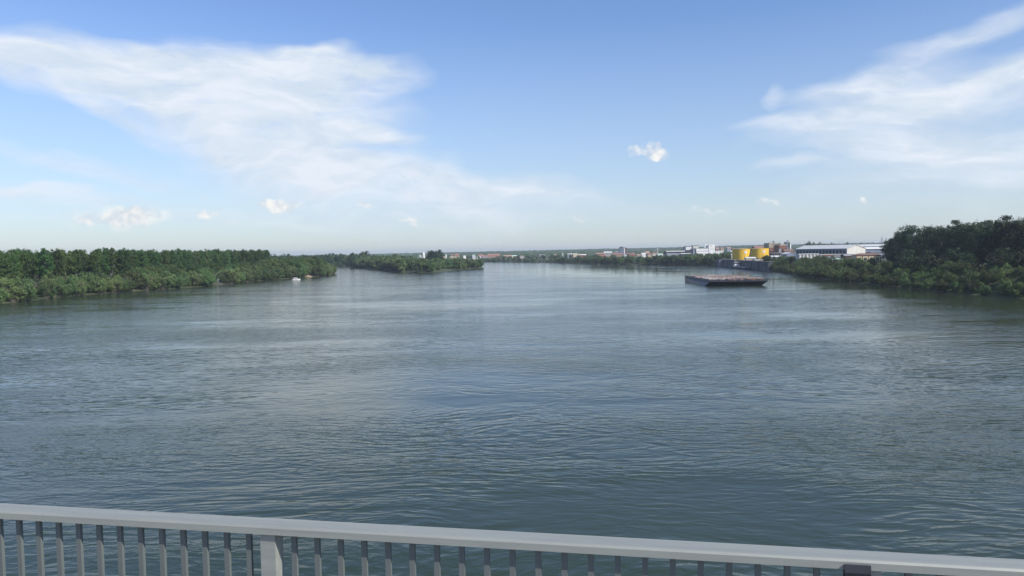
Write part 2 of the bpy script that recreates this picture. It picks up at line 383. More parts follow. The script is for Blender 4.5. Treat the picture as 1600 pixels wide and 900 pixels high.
make_proto('far', 5, 11, 1.0, 5.6, 30, 1300, 1.25, 'farwood', 'bark', 0.3, top=0.8, clump=0.28)
make_proto('farwillow', 4, 11, 0.2, 6.0, 34, 1500, 1.15, 'willow', 'bark', 0.25, stems=3, top=0.8, clump=0.27)
make_proto('farpoplar', 4, 24, 5.0, 5.0, 34, 1500, 1.3, 'forest', 'palebark', 0.3, top=0.6, clump=0.3)
NTREE = 0
TX = [520, 560, 600, 640, 680, 720, 745, 760, 860, 900, 960, 1000, 1060, 1100, 1130, 1150]
TY = [398.5, 400, 400.5, 402.5, 404.5, 404, 405.5, 402.5, 402.3, 401.2, 401, 399.6, 397.6, 396.6, 398, 399]
def toph(px, x, y, lo, hi, a=0.0, b=3.0):
    return float(np.clip(at(px, np.interp(px, TX, TY)+random.uniform(a, b), y).z-gz(x, y), lo, hi))
def tree(kind, name, x, y, label, cat, group, sc=1.0, H=None, parts=True, wide=1.0, z=None):
    global NTREE; NTREE += 1
    v = random.choice(PROTO[kind]); s = sc if H is None else H/v[3]
    z = gz(x, y)-0.15 if z is None else z
    ang = random.uniform(0, 2*PI); sxy = s*wide*random.uniform(0.92, 1.1)
    if parts:
        o = bpy.data.objects.new(name, None); link(o); o.location = (x, y, z); o.rotation_euler = (0, 0, ang); o.scale = (sxy, sxy, s); o.empty_display_size = 1
        a = bpy.data.objects.new('crown', v[0]); b = bpy.data.objects.new('trunk', v[1])
        for c in (a, b): link(c); c.parent = o
    else:
        o = inst(name, v[2], None, (x, y, z), ang, (sxy, sxy, s))
    return tag(o, label, cat, group)
def scatter(n, xr, yr, test, spacing, tries=60000, pts=None):
    """random points in a ground rectangle that pass test(x,y,px,sd), at least spacing apart"""
    X = RNG.uniform(*xr, tries); Y = RNG.uniform(*yr, tries); sd = sdf(X, Y); px = 800+F*X/np.maximum(Y, 1)
    ok = test(X, Y, px, sd); X = X[ok]; Y = Y[ok]; out = [] if pts is None else list(pts); base = len(out); grid = {}
    for x0, y0 in out: grid.setdefault((int(x0//spacing), int(y0//spacing)), []).append((x0, y0))
    for x, y in zip(X, Y):
        if len(out)-base >= n: break
        i, j = int(x//spacing), int(y//spacing)
        if any((x-a)**2+(y-b)**2 < spacing*spacing for di in (-1,0,1) for dj in (-1,0,1) for a, b in grid.get((i+di, j+dj), ())): continue
        grid.setdefault((i, j), []).append((x, y)); out.append((float(x), float(y)))
    return out[base:]
def leftbank(X, Y, px, sd): return (sd > 0) & (X < -150) & (Y < 930) & (px < 530) & (px > -60) & (Y > 200)
def clearing(px, sd, a=326, b=352, d=30): return (px > a) & (px < b) & (sd < d)

# left bank: pale willows at the water, mixed trees behind, forest wall of poplars
for x, y in scatter(150, (-420,-150), (210,930), lambda X,Y,px,sd: leftbank(X,Y,px,sd) & (sd > 1.5) & (sd < 13) & ~clearing(px,sd) & ~((px > 34) & (px < 62)) & ~((px > 472) & (px < 492) & (sd < 8)), 6.2):
    px = 800+F*x/y
    tree('willow', 'willow_tree', x, y, 'low grey-green willow leaning over the water along the left bank', 'willow', 'willows along the left bank', H=random.uniform(8.5, 13) if px > 50 else random.uniform(7, 13))
for x, y in scatter(4, (-420,-150), (210,930), lambda X,Y,px,sd: leftbank(X,Y,px,sd) & (sd > 1) & (sd < 4) & (px > 34) & (px < 62), 4):
    tree('shrub', 'low_shrub', x, y, 'low yellow-green shrub at the water beside the brown plank shelter', 'shrub', 'low shrubs by the plank shelter', H=2.4)
for x, y in scatter(150, (-480,-150), (210,930), lambda X,Y,px,sd: leftbank(X,Y,px,sd) & (px > 180) & (sd > 13) & (sd < 46) & ~clearing(px,sd,322,358,34), 8.5):
    px = 800+F*x/y; hh = random.uniform(11, 17) + (3 if px > 420 else 0)
    tree('broadleaf', 'broadleaf_tree', x, y, 'mid green rounded tree between the willows and the forest wall on the left bank', 'tree', 'mixed trees on the left bank', H=hh)
for x, y in scatter(290, (-620,-170), (210,880), lambda X,Y,px,sd: leftbank(X,Y,px,sd) & (px < 418) & (sd > np.where(px < 200, 24, 46)) & (sd < np.where(px < 200, 62, 88)), 6.6):
    tree('poplar', 'poplar_tree', x, y, 'tall dark green poplar with pale trunk in the plantation wall on the left bank', 'tree', 'plantation trees on the left bank', H=random.uniform(26.3, 28.8))
for x, y in scatter(70, (-620,-170), (600,930), lambda X,Y,px,sd: leftbank(X,Y,px,sd) & (px > 405) & (sd > 30), 11):
    tree('broadleaf', 'leafy_tree', x, y, 'dull green leafy tree on the point of the left bank', 'tree', 'trees on the point of the left bank', H=random.uniform(14, 19))
for x, y in scatter(60, (-480,-150), (210,700), lambda X,Y,px,sd: leftbank(X,Y,px,sd) & (px < 200) & (sd > 13) & (sd < 26), 6.5):  # dark-leaved bushes added to make the shadow under the plantation edge
    tree('darkshrub', 'shadow_fill_bush', x, y, 'dark-leaved bush added as the shadow between the willows and the poplar trunks on the left bank', 'bush', 'dark bushes added as shadow under the plantation edge', H=random.uniform(5, 9))
# forest across the side channel
for x, y in scatter(140, (-620,-200), (1300,1900), lambda X,Y,px,sd: (sd > 2) & (px > 345) & (px < 575) & (Y > 1345+ (575-px)*0.2) & (sd < 90), 9):
    tree('farpoplar', 'channel_tree', x, y, 'hazy blue-green tree in the forest across the side channel', 'tree', 'forest across the side channel', H=random.uniform(17, 26), parts=False, wide=1.2)
for x, y in scatter(60, (-620,-200), (1200,1700), lambda X,Y,px,sd: (sd > 1) & (sd < 12) & (px > 420) & (px < 590) & (Y > 1120), 9):
    tree('farwillow', 'channel_willow', x, y, 'small pale willow at the water of the side channel', 'willow', 'willows along the side channel', H=random.uniform(8, 12), parts=False)
# wooded point in mid river
isl = lambda X,Y,px,sd: (sd > 2.0) & (px > 552) & (px < 756) & (Y > 840) & (Y < 1330)
for x, y in scatter(290, (-300,-20), (840,1330), lambda X,Y,px,sd: isl(X,Y,px,sd) & (sd < 60) & ~((px > 686) & (px < 706) & (sd < 12)), 8.6):
    px = 800+F*x/y
    tree('farwillow', 'point_willow', x, y, 'grey-green bushy willow packed on the low wooded point in mid river', 'willow', 'willows on the wooded point', H=toph(px, x, y, 4, 16, -0.5, 4), parts=False)
for x, y in scatter(110, (-420,-30), (1000,1600), lambda X,Y,px,sd: (sd > 25) & (px > 545) & (px < 735) & (Y > 960), 14):
    px = 800+F*x/y
    tree('far', 'point_tree', x, y, 'mid green tree rising behind the willows of the wooded point', 'tree', 'taller trees on the wooded point', H=toph(px, x, y, 4, 17, -1.0 if px > 640 else -2.5, 2), parts=False)
# far bank, centre
for x, y in scatter(299, (-80,300), (950,1950), lambda X,Y,px,sd: (sd > 0.8) & (sd < np.where(px > 880, 30, 20)) & (px > 735) & (px < 1122), 8):
    px = 800+F*x/y
    hh = toph(px, x, y, 4, 14)
    if 836 < px < 856: hh *= 0.5
    tree('far' if random.random() < 0.7 else 'farwillow', 'riverside_tree', x, y, 'bushy green tree in the belt along the far riverbank', 'tree', 'tree belt along the far riverbank', H=hh, parts=False)
for x, y in scatter(170, (-200,420), (1050,2300), lambda X,Y,px,sd: (sd > 30) & (px > 700) & (px < 1145) & (sd < 380), 24):
    tree('far', 'village_tree', x, y, 'dull green tree standing among the houses beyond the far bank', 'tree', 'trees among the far houses', H=random.uniform(5, 9), parts=False)
for x, y in scatter(40, (250,420), (960,1290), lambda X,Y,px,sd: (sd > 6) & (px > 1080) & (px < 1150), 14):
    tree('far', 'slope_tree', x, y, 'bushy tree on the slope between the white factory and the yellow tanks', 'tree', 'trees between the white factory and the tanks', H=random.uniform(6, 10.5), parts=False)
# right bank
for x, y in scatter(200, (150,420), (200,760), lambda X,Y,px,sd: (sd > 1.0) & (sd < 20) & (px > 1196) & (px < 1680), 5.6):
    tree('shrub' if random.random() < 0.7 else 'willow', 'bank_shrub', x, y, 'bushy green shrub on the sloping right bank above the water', 'shrub', 'shrubs on the right bank', H=random.uniform(4.5, 7.5))
for x, y in scatter(70, (150,460), (200,760), lambda X,Y,px,sd: (sd > 18) & (sd < 40) & (px > 1225) & (px < 1680), 8):
    px = 800+F*x/y; hh = random.uniform(4.5, 6.5) if px < 1395 else random.uniform(8, 12)
    tree('shrub' if px < 1395 else 'darkshrub', 'bank_bush', x, y, 'darker bush at the top of the right bank', 'bush', 'bushes at the top of the right bank', H=hh)
tall = [(1394,371,520,20),(1405,353,500,0),(1424,350,480,0),(1450,347,455,0),(1472,346,430,0),(1496,343,415,0),(1520,343,400,0),(1547,337,385,0),(1572,337,372,0),(1600,335,362,0),(1628,334,350,0),(1660,332,338,0),
        (1412,362,560,0),(1436,356,545,0),(1462,352,520,0),(1486,350,500,0),(1512,348,478,0),(1536,346,460,0),(1562,343,440,0),(1590,340,420,0),(1620,338,404,0),(1400,372,600,0),(1650,338,390,0)]
for k, (px, py, D, _) in enumerate(tall):
    py += (0, 5, -2, 3, 7, -1)[k%6] if px < 1590 else 0; p = at(px, py, D); z = gz(p.x, p.y)
    tree('tall', 'tall_tree', p.x, p.y, 'tall near-black tree in the grove on the right bank', 'tree', 'tall dark grove on the right bank', H=p.z-z, wide=(1.25, 1.05, 1.15)[k%3])
# the two-lobed big tree
p = at(674, 390.2, 1150); tree('dome', 'large_round_tree', p.x, p.y, 'left dome of the pair of large dark round trees towering above the wooded point', 'tree', None, H=p.z-gz(p.x,p.y), parts=True, wide=0.98)
p = at(684, 390.2, 1160); tree('dome', 'large_round_tree', p.x, p.y, 'right dome of the pair of large dark round trees towering above the wooded point', 'tree', None, H=p.z-gz(p.x,p.y), parts=True, wide=0.98)
for px, py, D, lab in ((550, 396.5, 1300, 'small dark round tree poking above the left part of the wooded point'), (617, 395, 1250, 'pointed dark tree poking above the middle of the wooded point')):
    p = at(px, py, D); tree('broadleaf', 'standing_tree', p.x, p.y, lab, 'tree', None, H=p.z-gz(p.x,p.y), wide=0.55)
# hill skyline trees in front of the far ridge, right
for px, py in ((1264,378),(1271,379.5),(1281,379),(1290,380),(1217,379),(1229,378),(1323,379.5),(1301,381),(1345,380.5)):
    p = at(px, py, 1500); tree('far', 'skyline_tree', p.x, p.y, 'dark tree showing above the long light warehouse roof against the sky', 'tree', 'dark trees above the warehouse roofs', H=max(8, p.z-gz(p.x,p.y)), parts=False, wide=0.7)

# far woods (nobody could count them)
def far_wood(name, label, n, r0, r1, a0, a1, H0, H1, per, leaf, keep=lambda x, y: True):
    rng = np.random.default_rng(n); V = []; Q = []; cnt = 0
    rr = np.sqrt(rng.uniform(r0*r0, r1*r1, n)) if False else np.exp(rng.uniform(math.log(r0), math.log(r1), n)); aa = rng.uniform(a0, a1, n)*PI/180
    X = rr*np.sin(aa); Y = rr*np.cos(aa); sd = sdf(X, Y); Z = height(X, Y, sd)
    cl = wob(X, Y, 160, 3.3)+0.6*wob(X, Y, 70, 1.1)
    ok = (sd > 60) & (cl > -0.35)
    X, Y, Z, rr = X[ok], Y[ok], Z[ok], rr[ok]; n = len(X)
    H = rng.uniform(H0, H1, n); Rd = H*rng.uniform(0.4, 0.62, n)*(1+rr/9000)
    d = rng.normal(size=(n, per, 3)); d /= np.linalg.norm(d, axis=2)[..., None]; d[..., 2] = np.abs(d[..., 2])*1.3-0.3
    pos = np.stack([X, Y, Z+H*0.42], -1)[:, None, :]+d*np.stack([Rd, Rd, H*0.55], -1)[:, None, :]*rng.uniform(0.8, 1.05, (n, per, 1))
    v, q = leaves(rng, pos.reshape(-1, 3), (d+rng.normal(scale=0.35, size=d.shape)).reshape(-1, 3), 1.0)
    sc = np.repeat(np.repeat(leaf*(rr/2500)**0.6, per), 4)[:, None]; ctr = np.repeat(pos.reshape(-1, 3), 4, axis=0)
    v = ctr+(v-ctr)*sc
    o = inst(name, npmesh(name, v, q, ['farwood'])); tag(o, label, 'woodland', kind='stuff')
far_wood('distant_woodland', 'hazy blue-green woodland covering the land up to the horizon', 9000, 2250, 8300, -18, 40, 8, 13, 34, 3.0)

# ------------------------------------------------------------------ buildings
def building(name, label, px0, px1, ytop, D, depth, wall, roof, kind='flat', rise=2.5, yaw=0.0, wins=None, winmat='window', cat='building', group=None, zb=None, over=0.5, door=None, chimney=False, ridge='x', base_drop=1.0):
    """facade between photo columns px0 and px1 at depth D; ytop = photo row of the eave"""
    pm = (px0+px1)/2; p = at(pm, ytop, D); zt = p.z
    z0 = gz(p.x, p.y) if zb is None else zb
    L = (px1-px0)/F*D/max(0.3, math.cos(yaw)); Hh = max(3.0, zt-z0)
    t = thing(name, label, cat, (p.x, p.y, z0), yaw, group)
    bm = BM(); box(bm, -L/2, L/2, 0, depth, -base_drop, Hh)
    if kind == 'gable':
        if ridge == 'x': prism(bm, [(0.0, Hh), (depth, Hh), (depth/2, Hh+rise)], 'x', -L/2, L/2)
        else: prism(bm, [(-L/2, Hh), (L/2, Hh), (0, Hh+rise)], 'y', 0, depth)
    obj('wall', bm, wall, t)
    bm = BM()
    if kind == 'flat': box(bm, -L/2-over, L/2+over, -over, depth+over, Hh+0.003, Hh+0.45)
    elif kind == 'gable':
        th = 0.35
        if ridge == 'x':
            k = rise/(depth/2)
            prism(bm, [(-over, Hh-k*over+0.03), (depth/2, Hh+rise+0.03), (depth+over, Hh-k*over+0.03), (depth+over, Hh-k*over+th), (depth/2, Hh+rise+th), (-over, Hh-k*over+th)], 'x', -L/2-over, L/2+over)
        else:
            k = rise/(L/2)
            prism(bm, [(-L/2-over, Hh-k*over+0.03), (0, Hh+rise+0.03), (L/2+over, Hh-k*over+0.03), (L/2+over, Hh-k*over+th), (0, Hh+rise+th), (-L/2-over, Hh-k*over+th)], 'y', -over, depth+over)
    elif kind == 'hip':
        a = [bm.verts.new(v) for v in ((-L/2-over,-over,Hh),(L/2+over,-over,Hh),(L/2+over,depth+over,Hh),(-L/2-over,depth+over,Hh))]
        ins = min(depth/2, L/2*0.8)
        r = [bm.verts.new((-L/2+ins, depth/2, Hh+rise)), bm.verts.new((L/2-ins, depth/2, Hh+rise))]
        for f in ((a[0],a[1],r[1],r[0]),(a[1],a[2],r[1]),(a[2],a[3],r[0],r[1]),(a[3],a[0],r[0]),(a[3],a[2],a[1],a[0])): bm.faces.new(f)
    ro = obj('roof', bm, roof, t)
    if chimney:
        bm = BM(); cx = L*random.choice((-0.25, 0.2)); box(bm, cx-0.5, cx+0.5, depth*0.5+0.6, depth*0.5+1.6, Hh+rise*0.4, Hh+rise+1.4); obj('chimney', bm, 'brick', ro)
    if wins:
        nx_, nz_, ww, wh, zlo = wins
        bm = BM(); box(bm, -ww/2, ww/2, -0.07, 0.05, 0, wh); wo = obj('window', bm, winmat, t); first = True
        zs = [zlo+(Hh-zlo-0.6)/nz_*j+0.3 for j in range(nz_)]
        for j in range(nz_):
            for i in range(nx_):
                x = -L/2+L*(i+0.5)/nx_
                o = wo if first else wo.copy()
                if not first: link(o); o.parent = t
                o.location = (x, 0, zs[j]); first = False
    if door:
        for dx, dw, dh, dm in door:
            bm = BM(); box(bm, dx*L-dw/2, dx*L+dw/2, -0.09, 0.05, -0.2, dh); obj('door', bm, dm, t)
    t['_L'] = L; t['_H'] = Hh
    return t
def LH(t): return t['_L'], t['_H']

# houses and sheds beyond the far bank: (px0, px1, eave row, depth, wall, roof, type, rise, label)
HS = [
 (653,662,403.2,1500,'offwhite','greyroof','gable',2.0,'low cream house with grey roof left of the lone double-domed tree'),
 (655,658,398.8,1560,'white','white','flat',1,'narrow white block above the cream house left of the lone big tree'),
 (661,664,397.4,1620,'white','white','hip',4.5,'slim white spired tower just left of the lone double-domed tree'),
 (684,695,402.6,1500,'cream','tan','gable',2.0,'long yellow house right beside the lone double-domed tree'),
 (703,712,402.4,1520,'cream','tan','gable',1.6,'low yellowish house below the orange-roofed house near the wooded point'),
 (711,717,399.2,1600,'tan','tile','gable',3.2,'orange-roofed house standing highest behind the right end of the wooded point'),
 (704,709,398.8,1650,'greywall','tile3','gable',2.6,'grey house with brownish roof left of the orange-roofed house behind the point'),
 (724,728,399.4,1600,'white','white','flat',1,'small bright white cube house behind the right end of the wooded point'),
 (696,698,397.9,1700,'white','greyroof','gable',1.5,'tiny white house right of the lone big tree, near the skyline'),
 (738,742,399.6,1750,'white','greenroof','gable',2,'pale house with mint green roof at the tip of the wooded point'),
 (745,747.5,400.4,2000,'white','white','flat',1,'tiny white house just right of the mint-roofed house on the far shore'),
 (748,756,399.6,2050,'offwhite','tile','gable',3.5,'red-roofed house beside the tiny white house, leftmost on the far shore'),
 (753,762,401,2000,'greywall','tile','gable',3,'lower grey house with red roof in front of the leftmost red-roofed house'),
 (762,781,399.4,2060,'tile2','tile','gable',4.5,'longest red-roofed shed on the left part of the far shore'),
 (787,800,400.8,2000,'tile2','tile2','gable',4.0,'second long salmon-roofed shed right of the longest red one'),
 (800,808,400.2,1960,'cream','greenroof','gable',2.5,'yellow-green building joined to the right end of the salmon-roofed shed'),
 (810,818,400.6,1980,'offwhite','tile2','gable',1.5,'low cream building right of the yellow-green one, nearly hidden by trees'),
 (843,852,398.6,2100,'greywall','greyroof','gable',1.5,'long grey roof among the trees left of centre on the far shore'),
 (866,869,398.2,1900,'white','tile2','gable',2,'small white house alone among trees in the middle of the far shore'),
 (879,879.9,395.2,1900,'white','white','flat',1,'thin white post-like tower above the trees in the middle of the far shore'),
 (887,902,397.2,1850,'greywall','offwhite','gable',1.5,'long pale-roofed shed at the left of the middle cluster'),
 (896,908,398.2,1800,'cream','tan','gable',2.0,'cream building in the middle cluster in front of the pale-roofed shed'),
 (907,916,398.6,1790,'brick','offwhite','gable',2.0,'brick building with white roof at the right of the middle cluster'),
 (931,944,396.8,1700,'brick','tile2','gable',2.4,'salmon-roofed hall at the left of the red brick cluster'),
 (944,957,394.9,1760,'greywall','metalroof','gable',2.6,'hall with a bright metal roof behind the red brick cluster'),
 (934,946,399.6,1600,'brick','tile','gable',2.2,'red brick house in front of the salmon-roofed hall'),
 (947,956,400.0,1600,'tan','tile2','gable',1.8,'low tan house right of the red brick house in front'),
 (957,974,397.6,1650,'tile2','tile','gable',2.4,'broad red-roofed hall left of the dark concrete tower block'),
 (960,968,394.2,1800,'bluegrey','greyroof','gable',1.6,'blue-grey shed touching the left side of the dark concrete tower block'),
 (977,985,397.0,1640,'white','tile3','gable',2,'white low building at the foot of the dark concrete tower block'),
 (983,995,398.2,1620,'brick','tile3','gable',2,'brown-roofed brick house right of the dark concrete tower block'),
 (988,991,396.2,1700,'white','tile','gable',2,'small white house peeking above the brown-roofed brick house'),
 (996,1003,399.0,1560,'offwhite','tile2','gable',2.2,'cream gabled house midway between the tower block and the white mast'),
 (1003,1009,397.6,1500,'white','metalroof','gable',3.0,'white house with steep pale roof near the middle of the town'),
 (1009,1015,395.2,1600,'tan','tile2','gable',3.2,'tall tan house with orange roof, highest in the middle of the town'),
 (1012,1019,397.9,1480,'tan','tile3','gable',2.6,'brown-roofed tan house in front of the tall orange-roofed one'),
 (1020,1028,396.4,1500,'offwhite','tile','gable',2.0,'cream house with red roof just left of the white mast'),
 (1028,1036,398.2,1450,'white','greenroof','gable',2.0,'white house with pale green roof right below the white mast'),
 (1119,1123,389.6,1700,'brick','tile2','gable',2.5,'reddish house on the slope right of the white factory'),
 (1126,1131,388.4,1900,'tan','tile','gable',2.5,'tan house with red roof higher on the slope right of the white factory'),
 (1136,1142,387.9,2000,'greywall','tile2','gable',3,'grey house with salmon roof on the slope left of the yellow tanks'),
 (1144,1149,389.6,1700,'offwhite','tile','gable',2,'pale house with red roof just behind the left yellow tank'),
 (1118,1124,386.6,2300,'greywall','tile3','gable',3,'dark-roofed house near the skyline right of the white factory'),
]
for px0, px1, yt, D, wl, rf, kd, rise, lab in HS:
    L = (px1-px0)/F*D
    building('house' if L < 22 else 'long_shed', lab, px0, px1, yt, D, max(7, min(14, L*0.8)), wl, rf, kd, rise, yaw=random.uniform(-0.15, 0.3), cat='house' if L < 22 else 'shed',
             wins=(max(1, int(L/4)), 1, 1.3, 1.5, 1.0) if L > 3 else None, chimney=(kd == 'gable' and 8 < L < 22 and random.random() < 0.5))
# dark concrete tower block
t = building('tower_block', 'dark blue-grey concrete tower block with a white stair wall, tallest building in mid town', 968.5, 974.5, 386.6, 1700, 14, 'bluegrey', 'darksteel', 'flat', wins=(3, 6, 1.8, 1.5, 1))
L, Hh = LH(t)
bm = BM(); box(bm, L/2, L/2+7.6, 3, 13, -1, Hh-0.8); obj('side_wing', bm, 'darkbrick', t)
bm = BM(); box(bm, L/2+1.0, L/2+3.2, 2.6, 3.02, 3.0, Hh-2); obj('stair_wall', bm, 'white', t)
bm = BM(); box(bm, -2, 2, 4, 9, Hh+0.45, Hh+1.8); obj('roof_housing', bm, 'darksteel', t)
# white mast in town
p = at(1027.5, 386.2, 1500); z0 = gz(p.x, p.y)
t = thing('radio_mast', 'thin white mast with a forked top among the town houses', 'mast', (p.x, p.y, z0))
bm = BM(); tube(bm, (0,0,-0.5), (0,0,p.z-z0), 0.6, 0.3, 8); obj('mast_pole', bm, 'white', t)
bm = BM(); box(bm, -1.4, 1.4, -0.3, 0.3, p.z-z0-3.0, p.z-z0-2.5); obj('antenna_bracket', bm, 'white', t)
# white factory
t = building('white_factory', 'long white factory hall with tower at its right end', 1087.5, 1107.5, 388.2, 1300, 26, 'white', 'offwhite', 'flat', wins=(9, 3, 1.5, 0.9, 3), yaw=0.12)
L, Hh = LH(t)
bm = BM(); box(bm, L/2+0.005, L/2+11.4, -0.6, 14, -1, Hh+6.0); tw = obj('tower', bm, 'white', t)
bm = BM(); box(bm, L/2+3.4, L/2+5.2, -0.72, -0.595, Hh+3.0, Hh+4.8); obj('sign', bm, 'brick', tw)
for k in range(3):
    bm = BM(); box(bm, L/2+1.6+k*3.2, L/2+3.0+k*3.2, -0.68, -0.55, Hh-1.4, Hh-0.6); obj('tower_window', bm, 'window', tw)
bm = BM(); box(bm, L/2+0.5, L/2+10.9, 0, 13.4, Hh+6.0, Hh+6.5); obj('tower_roof', bm, 'offwhite', tw)
bm = BM(); box(bm, -L/2-4.5, -L/2-0.005, 2, 20, -1, Hh-1.2); obj('side_bay', bm, 'greywall', t)
bm = BM(); tube(bm, (L/2-4.6,6,Hh+0.45), (L/2-4.6,6,Hh+7), 1.3, 1.3, 10); bar(bm, (L/2-4.6,6,Hh+6.5), (L/2+1.5,6,Hh+5.9), 1.5); obj('roof_duct', bm, 'white', t)
t = building('white_block', 'square white block with dark rim left of the white factory hall', 1071.5, 1080.5, 385.0, 1330, 14, 'white', 'darksteel', 'flat', wins=(3, 1, 1.2, 0.9, 9), winmat='offwhite')
L, Hh = LH(t)
bm = BM(); box(bm, L/2+0.005, L/2+1.6, 1, 13, -1, Hh+0.2); obj('corner_shaft', bm, 'darksteel', t)
bm = BM(); box(bm, -L/2-2.2, -L/2-0.005, 1, 13, -1, Hh-0.5); obj('side_shaft', bm, 'greywall', t)
building('rear_white_block', 'cream-white block half hidden between the square white block and the factory hall', 1083, 1091.5, 383.8, 1400, 14, 'offwhite', 'greyroof', 'flat', wins=(4, 2, 1.0, 0.8, 8), winmat='greywall')
t = building('open_canopy_hall', 'long low hall with thin white roof edge and dark open front by the white blocks', 1041, 1070.5, 392.4, 1280, 18, 'darksteel', 'white', 'flat', yaw=0.05, over=0.8)
L, Hh = LH(t); bm = BM(); box(bm, -L/2-0.9, L/2+0.9, -1.3, -0.9, Hh-0.9, Hh+0.55); obj('fascia', bm, 'white', t)
bm = BM(); box(bm, -L/2, L/2, -0.85, -0.02, -1.0, Hh-3.2); obj('front_wall', bm, 'greywall', t)
t = building('low_canopy', 'small dark open shelter with white roof under the square white block', 1064, 1078, 396.2, 1200, 9, 'darksteel', 'white', 'flat')
L, Hh = LH(t); bm = BM(); box(bm, -L/2-0.8, L/2+0.8, -1.2, -0.8, Hh-0.7, Hh+0.55); obj('fascia', bm, 'white', t)

building('dark_shed', 'dark shed standing between the white blocks and the hall', 1072, 1083, 391.2, 1260, 8, 'darksteel', 'darksteel', 'flat')
building('low_white_annexe', 'long low white annexe right of the white factory tower', 1118, 1131, 391.8, 1320, 12, 'white', 'offwhite', 'flat', wins=(6,1,1.5,1,2), winmat='greywall')
building('small_white_shed', 'small white shed right of the low white annexe, left of the tanks', 1141, 1148, 391.6, 1300, 10, 'white', 'white', 'flat')
building('riverside_hut', 'small pale hut among bushes just left of the yellow tanks', 1143, 1148.5, 398.4, 1000, 5, 'offwhite', 'offwhite', 'gable', 1.2, cat='hut')

# ------------------------------------------------------------------ yellow tanks
def tank(px, ybase, ytop, D, rpx, label, stair_ang):
    p0 = at(px, ybase, D); p1 = at(px, ytop, D); r = rpx/F*D; y = D+r
    x = p0.x; z0 = gz(x, y)+0.2; Hh = p1.z-z0
    t = thing('storage_tank', label, 'storage tank', (x, y, z0), 0, 'yellow storage tanks')
    bm = BM(); tube(bm, (0,0,-1.2), (0,0,Hh), r, r, 96); obj('shell', bm, 'yellow', t)
    for k in range(1, 7):
        bm = BM(); tube(bm, (0,0,Hh*k/7-0.10), (0,0,Hh*k/7+0.10), r+0.06, r+0.06, 96); obj('seam_ring', bm, 'yellowdark', t)
    bm = BM(); tube(bm, (0,0,Hh-0.25), (0,0,Hh+0.15), r+0.22, r+0.22, 96); obj('rim', bm, 'yellow', t)
    bm = BM(); tube(bm, (0,0,Hh+0.155), (0,0,Hh+0.9), r*0.98, r*0.2, 64); obj('dome_roof', bm, 'tan', t)
    bm = BM()
    for k in range(48):
        a = 2*PI*k/48; b = 2*PI*(k+1)/48
        A = Vector((math.cos(a)*r, math.sin(a)*r, Hh+1.2)); B = Vector((math.cos(b)*r, math.sin(b)*r, Hh+1.2))
        bar(bm, A, B, 0.07); bar(bm, A-Vector((0,0,1.1)), A, 0.07)
    obj('guard_rail', bm, 'darksteel', t)
    bm = BM(); n = 34
    for k in range(n):
        a = stair_ang+1.0*k/n; z = 0.4+(Hh-0.4)*k/n
        q = Matrix.Rotation(a, 4, 'Z') @ Matrix.Translation((r+0.65, 0, z)); box(bm, -0.65, 0.65, -0.26, 0.26, -0.14, 0.14, 0, q)
        a2 = stair_ang+1.05*(k+1)/n; z2 = 0.4+(Hh-0.4)*(k+1)/n; rr = r+1.25
        for dz, th_ in ((0.0, 0.42), (0.6, 0.14), (1.1, 0.16)): bar(bm, (rr*math.cos(a), rr*math.sin(a), z+dz), (rr*math.cos(a2), rr*math.sin(a2), z2+dz), th_)
        if k % 3 == 0: bar(bm, (rr*math.cos(a), rr*math.sin(a), z), (rr*math.cos(a), rr*math.sin(a), z+1.1), 0.09)
    obj('spiral_stair', bm, 'darksteel', t)
    # white emblem: rounded shield with a band of small letters
    ea = -PI/2+0.22; q = Matrix.Rotation(ea, 4, 'Z') @ Matrix.Translation((r+0.08, 0, Hh*0.70)) @ Matrix.Rotation(PI/2, 4, 'Z')
    pts = [(0,-2.2),(-1.1,-1.5),(-1.95,-0.3),(-2.1,0.9),(-1.4,1.65),(-0.5,1.7),(0,1.55),(0.5,1.7),(1.4,1.65),(2.1,0.9),(1.95,-0.3),(1.1,-1.5)]
    bm = BM(); prism(bm, pts, 'y', -0.16, 0.2)
    for v in bm.verts: v.co = q @ Vector((v.co.x, v.co.y+0.0-0.0+ (v.co.x**2)/(2*r) , v.co.z))
    em = obj('emblem', bm, 'white', t)
    bm = BM()
    for k in range(3):
        x0 = -1.15+k*0.82
        box(bm, x0, x0+0.22, -0.24, -0.10, 0.15, 0.95); box(bm, x0+0.22, x0+0.6, -0.24, -0.10, 0.73, 0.95)
        if k != 1: box(bm, x0+0.22, x0+0.6, -0.24, -0.10, 0.15, 0.35)
    box(bm, -0.8, 0.8, -0.24, -0.10, -0.75, -0.35)
    for v in bm.verts: v.co = q @ Vector((v.co.x, v.co.y+(v.co.x**2)/(2*r), v.co.z))
    obj('emblem_letters', bm, 'pinkmark', em)
    return t
tank(1162.2, 404.8, 389.2, 905, 13.6, 'left yellow cylindrical tank, nearer the river, with a white emblem and dark spiral stair', -1.15)
tank(1190.5, 402.5, 388.3, 960, 15.2, 'right yellow cylindrical tank with a white emblem, in front of the brick factory', -0.2)

